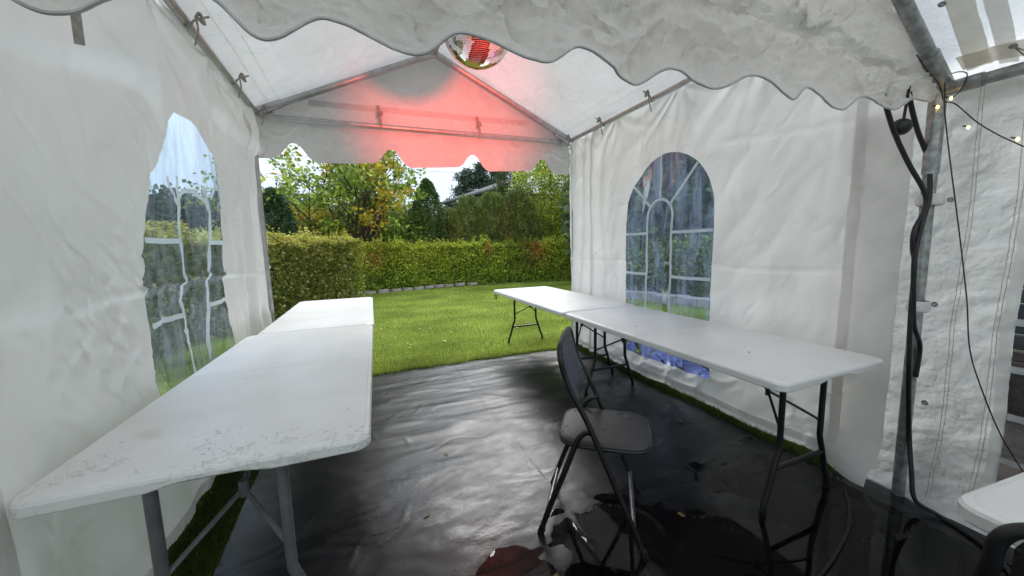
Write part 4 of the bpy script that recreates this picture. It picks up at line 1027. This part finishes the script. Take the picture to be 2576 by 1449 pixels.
# stone edging along the hedge foot
ed = empty('stone_edging', (-.2, 11.3, 0), label='low weathered stone edging at the foot of the long hedge', cat='edging')
pth = [Vector((-.5, 11.32)), Vector((1.0, 11.66)), Vector((2.7, 12.02)), Vector((3.6, 12.06))]
base_meshes = []
for k in range(5):
    l = .30; mb = MB().box((0, 0, 0), (l, .12, .13), 0, .012); mb.v = [(a_+random.uniform(-.008, .008), b_+random.uniform(-.008, .008), c_+random.uniform(-.006, .006)) for a_, b_, c_ in mb.v]
    me = mb.mesh('stone'); me.materials.append(M['stone']); base_meshes.append(me)
for a_, b_ in zip(pth[:-1], pth[1:]):
    L_ = (b_-a_).length; k = int(L_/.315); an = math.atan2((b_-a_).y, (b_-a_).x)
    for i in range(k):
        p = a_+(b_-a_)*((i+.5)/k); o = bpy.data.objects.new('stone', random.choice(base_meshes)); COL.objects.link(o); o.parent = ed
        o.location = (p.x+.2, p.y-11.3, .02+random.uniform(-.012, .01)); o.rotation_euler = (random.uniform(-.03, .03), 0, an+random.uniform(-.04, .04))
sl_ = grid_sheet('hedge_bed', lambda s, t: (-1.2+11*s, 11.55+.9*t+.25*np.sin(s*3.0)-1.0*sstep(.55, 1, s), .004+.01*fbm(s*20, t*3, 4, 3)), 60, 6, M['soil']); tag(sl_, 'strip of bare dark soil under the long hedge', kind='structure')

def limb_tree(name, base, stems, depth, leaf_size, cols, wts, label, group=None, seed=1, nleaf=26, spread=.10, trunk_r=.10, lenf=(1.1, 1.9), tilt=(.15, .95), yellow=(), kids=4, zmin=0.):
    rg = random.Random(seed); root = empty(name, base, label=label, cat='tree')
    if group: root['group'] = group
    wood = MB(); LPn = []; b = Vector(base); st_ = b+Vector((0, 0, stems[1]))
    wood.tube([b, b+Vector((.02, 0, stems[1]*.6)), st_+Vector((0, 0, .1))], [trunk_r*1.25, trunk_r, trunk_r*.95], 9)
    def grow(p, d, l, r, dep):
        k = 5; pts = [p]; q = p; dd = d
        for i in range(k):
            dd = (dd+Vector((rg.gauss(0, .09), rg.gauss(0, .09), rg.gauss(.02, .06)))).normalized(); q = q+dd*l/k; pts.append(q)
        wood.tube(pts, [max(.0035, r*(1-.6*i/k)) for i in range(k+1)], 6 if r > .02 else 4, False)
        if dep <= (0 if nleaf < 12 else 1) or (dep == 1 and rg.random() < .35):
            for i in range(nleaf):
                t = rg.random()*k; j = min(int(t), k-1); pp = pts[j]+(pts[j+1]-pts[j])*(t-j); LPn.append(tuple(pp+Vector((rg.gauss(0, spread), rg.gauss(0, spread), rg.gauss(-.02, spread*.8)))))
        if dep > 0:
            nk = kids if dep > 1 else kids+1
            for i in range(nk):
                j = rg.randint(1, k) if i else k; a = rg.uniform(0, 2*pi); perp = dd.orthogonal(); perp.rotate(Matrix.Rotation(a, 3, dd).to_quaternion())
                nd_ = (dd+perp*rg.uniform(.45, 1.0)).normalized(); grow(pts[j], nd_, l*rg.uniform(.45, .72), r*.42, dep-1)
    for i in range(stems[0]):
        a = 2*pi*i/stems[0]+rg.uniform(-.3, .3); ti = rg.uniform(*tilt) if i else .05
        grow(st_-Vector((0, 0, rg.uniform(0, .25))), Vector((cos(a)*sin(ti), sin(a)*sin(ti), cos(ti))), rg.uniform(*lenf), trunk_r*rg.uniform(.4, .62), depth)
    o = wood.build('trunk', M['bark'], root)
    P = np.array(LPn); P = P[P[:, 2] > zmin]; n = len(P); col = pick(cols, n, wts)
    yl = fbm(P[:, 0]*.9+3, P[:, 2]*1.1, seed+3, 2) > .12
    pc = pick([(.44, .34, .03), (.38, .34, .05), (.42, .25, .03)], n); k = yl & (RNG.uniform(0, 1, n) < .72); col[k] = pc[k]
    if not len(yellow): col = pick(cols, n, wts)
    V, F, c = leaves(P, leaf_size, col, asp=1.15, droop=.5)
    o = npmesh('crown', V, F, M['leaf'], root, tint=np.clip(c, 0, 1)); tag(o, kind='stuff')
    return root
TCOL = [(.14, .21, .03), (.20, .27, .04), (.28, .33, .05), (.08, .13, .025)]
limb_tree('lime_tree', (-.33, 13.6, 0), (14, 1.15), 3, .115, TCOL, [.3, .3, .25, .15], 'many stemmed garden tree with thin crown turning yellow behind the hedge', seed=12, nleaf=10, spread=.075, trunk_r=.12, lenf=(1.7, 2.6), tilt=(.25, .95), yellow=(1,), kids=4, zmin=1.85)

def blob_leaves(n, c, r, seed, shell=.6, zs=1.):
    d = RNG.normal(size=(n, 3)); d /= np.linalg.norm(d, axis=1)[:, None]
    az = np.arctan2(d[:, 1], d[:, 0]); el = np.arcsin(d[:, 2]); bump_ = 1+.25*fbm(az*1.6, el*2.2, seed, 3)
    rad = (shell+(1-shell)*RNG.uniform(0, 1, n)**.6)*bump_
    return np.array(c)+d*np.array(r)*rad[:, None]
def bushy(name, base, blobs, size, cols, wts, label, cat, n, seed, trunk=.06, group=None, mat='leaf', asp=1.5):
    root = empty(name, base, label=label, cat=cat)
    if group: root['group'] = group
    P = np.concatenate([blob_leaves(int(n*w), np.array(base)+np.array(c), r, seed+i) for i, (c, r, w) in enumerate(blobs)])
    P = P[P[:, 2] > .05]; N_ = len(P); col = pick(cols, N_, wts)
    col *= np.clip(1+.5*fbm(P[:, 0]*1.8+P[:, 1]*.7, P[:, 2]*1.8, seed, 3), .45, 1.6)[:, None]
    V, F, c = leaves(P, size, col, asp=asp, out=(P-(np.array(base)+np.array(blobs[0][0])))*.5)
    o = npmesh('crown', V, F, M[mat], root, tint=np.clip(c, 0, 1)); tag(o, kind='stuff')
    mb = MB(); b = Vector(base); top = max(bb[0][2] for bb in blobs)
    mb.tube([b, b+Vector((.03, .02, top*.6)), b+Vector((0, 0, top+.3))], [trunk, trunk*.7, trunk*.25], 7)
    for i in range(9):
        z0 = top*random.uniform(.2, .9); a = random.uniform(0, 2*pi); l = random.uniform(.5, .9)*blobs[0][1][0]
        mb.tube([b+Vector((0, 0, z0)), b+Vector((cos(a)*l*.5, sin(a)*l*.5, z0+l*.25)), b+Vector((cos(a)*l, sin(a)*l, z0+l*.6))], [trunk*.35, trunk*.25, .006], 5, False)
    mb.build('trunk', M['bark'], root); return root
def at(az, D, z=0): return (D*sin(radians(az)), D*cos(radians(az)), z)
DG = [(.03, .055, .018), (.045, .075, .025), (.06, .095, .03), (.02, .04, .015)]
OL = [(.10, .135, .03), (.13, .17, .035), (.07, .10, .025), (.18, .20, .04)]
MG = [(.16, .21, .025), (.25, .29, .035), (.33, .35, .05), (.09, .13, .02)]
# maple on the right
bushy('maple_tree', at(28.2, 15.6), [((0, 0, 3.3), (1.8, 1.6, 1.9), .5), ((1.0, .3, 4.3), (1.5, 1.3, 1.3), .25), ((-.3, -.1, 1.9), (1.5, 1.3, 1.3), .25)], .085, MG, [.3, .3, .25, .15],
      'full green and yellow maple tree at the right edge of the garden opening', 'tree', 30000, 31, .12)
# thuja
def cone_tree(name, base, H, R, n, size, cols, label, seed, group=None, asp=2.2, mat='leaf'):
    root = empty(name, base, label=label, cat='tree')
    if group: root['group'] = group
    t = RNG.uniform(0, 1, n)**.75; a = RNG.uniform(0, 2*pi, n); r = R*(1-t)**.6*(.72+.28*RNG.uniform(0, 1, n)**.5)*(1+.22*fbm(a*2, t*7, seed, 3))
    P = np.array(base)+np.stack([np.cos(a)*r, np.sin(a)*r, .05+t*H], 1)
    col = pick(cols, n)*np.clip(1+.5*fbm(a*2.5, t*9, seed+4, 3), .5, 1.6)[:, None]
    V, F, c = leaves(P, size, col, asp=asp, out=np.stack([np.cos(a)*.5, np.sin(a)*.5, np.full(n, .7)], 1)); o = npmesh('crown', V, F, M[mat], root, tint=np.clip(c, 0, 1)); tag(o, kind='stuff')
    b = Vector(base); MB().tube([b, b+Vector((0, 0, H*.95))], [.07, .01], 7).build('trunk', M['bark'], root); return root
cone_tree('thuja_tree', at(9.2, 14.0), 3.75, 1.15, 11000, .10, [(.045, .085, .025), (.06, .105, .03), (.08, .13, .04)], 'dark green column shaped thuja right of the yellowing tree', 41)
bushy('garden_shrub', at(5.6, 13.6), [((0, 0, 1.3), (1.0, .9, 1.15), .6), ((.5, .2, 1.9), (.7, .7, .8), .4)], .10, [(.10, .17, .03), (.16, .25, .04), (.07, .12, .03)], None, 'soft green shrub between the yellowing tree and the thuja', 'shrub', 7000, 43)
bushy('garden_shrub', at(2.6, 13.5), [((0, 0, 1.1), (.55, .5, .65), 1)], .09, [(.16, .05, .03), (.10, .07, .03), (.20, .09, .05)], None, 'small reddish brown shrub just right of the tree trunk', 'shrub', 1800, 44)
bushy('garden_shrub', at(-6.2, 13.4), [((0, 0, 1.4), (.9, .9, 1.0), .6), ((.3, 0, 2.0), (.5, .5, .5), .4)], .10, [(.13, .17, .03), (.20, .23, .05), (.34, .28, .04)], None, 'olive green shrub behind the hedge below the yellow leaves', 'shrub', 5200, 45)
cone_tree('spruce_tree', at(-10.9, 12.6), 3.0, 1.0, 6000, .12, [(.03, .06, .03), (.05, .09, .045), (.06, .11, .05)], 'small blue-green spruce at the left edge of the garden opening', 46)
cone_tree('spruce_tree', at(-13.8, 13.2), 2.6, 1.2, 5000, .12, [(.03, .06, .03), (.05, .09, .045), (.06, .11, .05)], 'second small blue-green spruce partly hidden by the left tent wall', 47)

# pine shrubs with needle shoots
def pine(name, base, H, R, nsh, label, seed, cols, group=None, cat='pine shrub', tufts=16, nl=.11, trunk=.05, z0=.1, shape=.55):
    rg = np.random.default_rng(seed); root = empty(name, base, label=label, cat=cat)
    if group: root['group'] = group
    t = rg.uniform(0, 1, nsh)**.85; a = rg.uniform(0, 2*pi, nsh); rr = R*np.clip(1.02-t**1.7, .03, 1)**shape*rg.uniform(.25, 1, nsh)**.45*(1+.2*fbm(a*2, t*4, seed, 3))
    B = np.array(base)+np.stack([np.cos(a)*rr, np.sin(a)*rr, z0+t*(H-z0)], 1)
    up_ = np.stack([np.cos(a)*.35, np.sin(a)*.35, np.full(nsh, 1.)], 1); up_ += rg.normal(size=(nsh, 3))*.18; up_ /= np.linalg.norm(up_, axis=1)[:, None]
    Ls = rg.uniform(.14, .34, nsh)
    n = nsh*tufts; i = np.repeat(np.arange(nsh), tufts); k = rg.uniform(0, 1, n); P = B[i]+up_[i]*(Ls[i]*k)[:, None]
    d = up_[i]*.9+rg.normal(size=(n, 3))*.75; d /= np.linalg.norm(d, axis=1)[:, None]; w = np.cross(d, rg.normal(size=(n, 3))); w /= np.linalg.norm(w, axis=1)[:, None]
    l = (nl*rg.uniform(.7, 1.2, n))[:, None]; V = np.empty((n, 3, 3)); V[:, 0] = P-w*.009; V[:, 1] = P+w*.009; V[:, 2] = P+d*l
    c = np.asarray(cols)[rg.integers(0, len(cols), nsh)][i]*rg.uniform(.7, 1.35, (n, 1)); inner = (rr/R)[i]; br_ = (rg.uniform(0, 1, nsh) < .05)[i]; c[br_] = np.array((.20, .11, .035))
    o = npmesh('crown', V.reshape(-1, 3), np.arange(3*n).reshape(-1, 3), M['needle'], root, tint=np.clip(c, 0, 1)); tag(o, kind='stuff')
    mb = MB(); b = Vector(base)
    for j in range(7):
        aa = random.uniform(0, 2*pi); l_ = R*random.uniform(.1, .7)
        mb.tube([b, b+Vector((cos(aa)*l_*.6, sin(aa)*l_*.6, H*.45)), b+Vector((cos(aa)*l_, sin(aa)*l_, H*random.uniform(.7, .95)))], [trunk*.7, trunk*.45, .008], 6, False)
    mb.build('trunk', M['bark'], root); return root
pg = 'low pines behind the long hedge'
for az, D, H, R, lb in ((12.2, 14.2, 2.55, .85, 'lowest olive pine at the left end of the row behind the hedge'), (15.4, 13.9, 3.0, 1.0, 'olive pine with upright candle shoots in front of the tiled roof'),
                        (19.2, 14.0, 3.15, 1.05, 'olive pine standing right of the tiled roof edge'), (23.0, 13.8, 3.2, 1.1, 'dense dark pine left of the maple tree')):
    pine('pine_shrub', at(az, D), H, R, 1500, lb, int(az*10), OL[:3] if az < 20 else [(.06, .08, .02), (.09, .11, .025), (.12, .13, .03)], pg)
pine('pine_tree', at(22.4, 17), 5.2, 1.1, 900, 'tall dark pine rising behind the low pines', 301, DG+[(.09, .10, .03)], None, 'pine tree', 16, .16, .10, 1.5)
# far pines
def far_pine(az, D, H, R, label, seed):
    rg = np.random.default_rng(seed); base = at(az, D); root = empty('far_pine', base, label=label, cat='pine tree', group='distant pines against the sky')
    b = Vector(base); mb = MB().tube([b, b+Vector((.1, 0, H*.5)), b+Vector((0, 0, H*.98))], [.22, .15, .03], 7); Ps = []
    for k in range(46):
        t = .32+.68*k/46; a = rg.uniform(0, 2*pi); l = R*(1.0-.72*((t-.32)/.68)**1.4)*rg.uniform(.55, 1.1); z = H*t
        e = b+Vector((cos(a)*l, sin(a)*l, z+l*.12)); mb.tube([b+Vector((0, 0, z)), e], [.05, .015], 4, False)
        for q in range(4):
            c = b+Vector((cos(a)*l*(.4+.2*q), sin(a)*l*(.4+.2*q), z+l*.06*q)); Ps.append(np.array(c)+rg.normal(size=(46, 3))*np.array([.30, .30, .13]))
    P = np.concatenate(Ps); V, F, c = leaves(P, .34, pick([(.035, .055, .04), (.05, .075, .05), (.065, .09, .055)], len(P)), asp=3.0)
    o = npmesh('crown', V, F, M['needle'], root, tint=c); tag(o, kind='stuff'); mb.build('trunk', M['bark'], root)
far_pine(15.2, 42, 9.9, 2.0, 'leftmost distant pine against the pale sky', 1)
far_pine(17.8, 42, 10.4, 1.9, 'middle distant pine with a rounded top', 2)
far_pine(20.3, 42, 10.1, 1.8, 'third distant pine beside the valance edge', 3)
far_pine(13.0, 50, 7.5, 2.2, 'low distant pine behind the roof end', 4)
bg_group = 'distant trees behind the garden'
TL = [('dark distant tree behind the spruce at the far left', -11.5, 30, 5.6), ('dark distant tree left of the yellowing tree', -8.2, 32, 5.4), ('grey-green distant tree seen through thin branches', -4.6, 34, 4.9),
      ('distant low tree behind the stems of the yellowing tree', -1.0, 36, 4.4), ('distant tree between the yellowing tree and the thuja', 3.4, 33, 4.4), ('distant rounded tree just left of the thuja', 6.6, 30, 4.8),
      ('distant tree seen through the left window, right part', -15.5, 26, 4.6), ('distant tree seen through the middle of the left window', -19.0, 24, 4.2), ('distant tree seen through the left part of the left window', -22.8, 25, 4.5), ('distant tree hidden by the left tent wall', -27, 26, 4.6)]
for i, (lb, az, D, H) in enumerate(TL):
    bushy('distant_tree', at(az, D), [((0, 0, H*.5), (2.3, 2.2, H*.42), .6), ((.9, .2, H*.68), (1.3, 1.3, H*.32), .2), ((-1.0, .2, H*.6), (1.3, 1.3, H*.33), .2)], .30, [(.035, .05, .035), (.05, .07, .045), (.06, .08, .05)], None, lb, 'tree', 3600, 200+i, .15, bg_group)

# planting seen through the right window
for i, (lb, az, D, H, R) in enumerate([('dark tree seen through the left of the right window', 41.5, 13.0, 6.5, 1.9), ('dark tree behind the inner arch of the right window', 45, 12.8, 7.2, 2.0), ('dark tree seen through the right of the right window', 47.5, 12.4, 6.6, 2.0), ('dark tree beyond the right window edge', 52, 12, 7.5, 2.2)]):
    bushy('shade_tree', at(az, D), [((0, 0, H*.5), (R, R, H*.46), .5), ((R*.5, .2, H*.72), (R*.7, R*.7, H*.3), .25), ((-R*.5, .2, H*.35), (R*.8, R*.8, H*.33), .25)], .26, [(.04, .07, .03), (.06, .095, .04), (.09, .13, .05)], None, lb, 'tree', 14000, 400+i, .16)
for i, (lb, az, D) in enumerate([('round shrub seen low through the left of the right window', 39, 10.3), ('round yellowish shrub seen through the centre of the right window', 43.5, 9.8), ('round shrub seen through the right part of the right window', 48.5, 9.4)]):
    bushy('garden_shrub', at(az, D), [((0, 0, .7), (.9, .9, .75), 1)], .09, OL, None, lb, 'shrub', 3200, 420+i)
lw2 = empty('low_stone_wall', at(44, 8.6), label='low pale stone wall outside the right window', cat='garden wall')
a0 = Vector(at(36, 9.6)); a1 = Vector(at(53, 8.0)); k = 12
for i in range(k):
    p = a0+(a1-a0)*((i+.5)/k); MB().box((p.x, p.y, .08+.01*(i % 3)), ((a1-a0).length/k-.01, .25, .2), math.atan2((a1-a0).y, (a1-a0).x), .02).build('stone', M['stone'], lw2)
bt = grid_sheet('blue_tarpaulin', lambda s, t: (2.72+1.15*s, 2.0+1.9*t, .03+.42*np.sin(pi*np.clip(s*1.05, 0, 1))**.7*np.sin(pi*t)**.5*(.8+.4*gn(s*3, t*3, 3))+.02*fbm(s*9, t*9, 4, 3)), 40, 60, M['bluetarp'])
tag(bt, 'crumpled violet-blue plastic sheet on the grass outside the right window', 'plastic sheet')

# ================================================================== HOUSE with tiled roof
hs = empty('dark_house', (5.2, 19.6, 0), label='black timber house with dark tiled roof behind the pines', cat='house')
E0 = Vector((4.35, 23.6, 4.0)); E1 = Vector((5.98, 15.4, 4.0)); ev = (E1-E0).normalized(); ac = Vector((-ev.y, ev.x, 0)); 
if ac.x < 0: ac = -ac
al = math.atan2(ev.y, ev.x); ctr = (E0+E1)/2+ac*3.2
MB().box((ctr.x, ctr.y, 1.93), ((E1-E0).length-.8, 5.6, 3.86), al).build('wall', M['darkwood'], hs, smooth=False)
for i in range(16):
    f0 = .35*i; nseg = 90; mb = MB(); v = []; Ln = (E1-E0).length
    for row in ((f0, -.0), (f0, .045), (f0+.37, .045)):
        for k in range(nseg+1):
            q = E0+ev*(Ln*k/nseg)+ac*(row[0]); z = 4.0+row[0]*.36+row[1]+(.022*abs(sin(k*pi*.5*.99)) if row[1] else 0)
            v.append((q.x, q.y, z))
    fs = [(r*(nseg+1)+k, r*(nseg+1)+k+1, (r+1)*(nseg+1)+k+1, (r+1)*(nseg+1)+k) for r in range(2) for k in range(nseg)]
    mb.add(v, fs).build('roof_course', M['tiles'], hs, smooth=False)
q0 = E0-ac*.03; q1 = E1-ac*.03
MB().tube([(q0.x, q0.y, 3.96), (q1.x, q1.y, 3.96)], .06, 8).build('gutter', simple('gutter_metal', (.05, .05, .055), .7, 0), hs)
for k in range(4):
    p = E0+ev*(1.2+k*1.9)+ac*.385; MB().box((p.x, p.y, 3.3), (.9, .06, .9), al).build('window', M['darkglass'], hs, smooth=False)
# pale building far left
pb = empty('distant_building', at(-9.6, 40), label='small pale building with dark front glimpsed through the trees at left', cat='building')
p = at(-9.4, 38); MB().box((p[0], p[1], 1.4), (4.2, 3, 2.8), .2).build('wall', M['darkglass'], pb, smooth=False)
MB().box((p[0], p[1], 2.95), (4.8, 3.6, .28), .2).build('roof', M['render'], pb, smooth=False)
MB().box((p[0]+.2, p[1]-1.75, .75), (3.0, .3, .5), .2).build('bench_wall', M['render'], pb, smooth=False)
for zz, lb in ((11.6, 'upper overhead wire crossing the pale sky'), (9.9, 'lower overhead wire crossing the pale sky')):
    o = MB().tube(sm([(-6, 44, zz+1.2), (4, 42, zz), (13, 40, zz-.3), (24, 38, zz+1)], 6), .018, 5).build('overhead_wire', M['cable']); tag(o, lb, 'wire')

# ================================================================== PLANK WALL beside the canopy window
pw = empty('plank_wall', (4.3, 0, 0), label='dark wet timber wall seen through the window at the right edge', cat='wall')
mats = [simple('board_%s' % nm, c, .42, 0, .5, 4, .5, bscale=26, bdist=.006) for nm, c in (('black', (.028, .028, .034)), ('brown', (.065, .042, .034)), ('grey', (.045, .042, .045)))]
z = .42
i = 0
while z < 3.0:
    h = random.uniform(.085, .125); mb = MB().box((4.3+random.uniform(-.01, .01), -1.45+random.uniform(-.03, .03), z+h/2), (.05, 5.0, h-.008), 0, .008)
    mb.build('board', mats[random.choice((0, 0, 1, 2))], pw, smooth=False); z += h; i += 1
MB().box((4.30, -1.45, .2), (.16, 5.1, .42), 0, .01).build('plinth', M['soil'], pw, smooth=False)

# fallen leaves ------------------------------------------------------
lm = simple('dead_leaf', (.16, .10, .04), .6, 0, .4, 40, .3)
def fallen(x, y, z, a, label, group, sz=.022):
    mb = MB(); mb.add([(-sz, 0, 0), (-sz*.3, sz*.42, .003), (sz*.5, sz*.3, .002), (sz, 0, .004), (sz*.5, -sz*.3, .002), (-sz*.3, -sz*.42, .004), (0, 0, .0005)], [(0, 6, 1), (1, 6, 2), (2, 6, 3), (3, 6, 4), (4, 6, 5), (5, 6, 0)])
    o = mb.build('fallen_leaf', lm); o.location = (x, y, z); o.rotation_euler = (random.uniform(-.2, .2), random.uniform(-.2, .2), a); tag(o, label, 'leaf', group)
LBL = ['right of the chair seat', 'behind the chair toward the right table legs', 'in the middle of the grey sheen', 'nearest the left near table', 'between the chair front and the right table', 'beside the rear feet of the chair', 'under the right near table', 'near the lawn edge', 'just left of the right table legs']
for x, y in ((1.55, 1.75), (1.2, 2.5), (.4, 2.2), (.2, 1.7), (1.35, 1.2), (.62, 1.15), (2.1, 1.9), (.1, 3.4), (1.75, 2.2)):
    lb = LBL.pop(0); fallen(x, y, float(tarp_h(np.array([x]), np.array([y]))[0])+.005, random.uniform(0, 6), 'small dead leaf on the tarpaulin, '+lb, 'dead leaves on the tarpaulin')
for x, y, lb in ((1.85, 1.25, 'near its front end'), (2.1, 2.45, 'near its far end'), (1.75, 2.0, 'beside its fold')):
    fallen(x, y, .7425, random.uniform(0, 6), 'tiny dead leaf on the right near table top, '+lb, 'dead leaves on the right table', .010)

MBL = MB()
for k in range(260):
    x = random.uniform(-.5, 7.5); y = random.uniform(4.3, 11.8); z = .02+random.uniform(0, .012); a = random.uniform(0, 6.3); q = random.uniform(.018, .035)
    MBL.add([(x+cos(a)*q, y+sin(a)*q, z), (x-sin(a)*q*.5, y+cos(a)*q*.5, z+.006), (x-cos(a)*q, y-sin(a)*q, z), (x+sin(a)*q*.5, y-cos(a)*q*.5, z+.004)], [(0, 1, 2, 3)])
o = MBL.build('leaf_litter', simple('yellow_leaf', (.42, .34, .10), .6, 0, .4, 3, .1)); tag(o, 'scattered fallen yellow leaves on the lawn', kind='stuff')

gs = grid_sheet('gravel_strip', lambda s, t: (2.66+1.6*s, -4+5.0*t, .004+.012*fbm(s*14, t*40, 8, 3)), 60, 160, M['soil']); tag(gs, 'dark ground between the canopy wall and the plank wall', kind='structure')
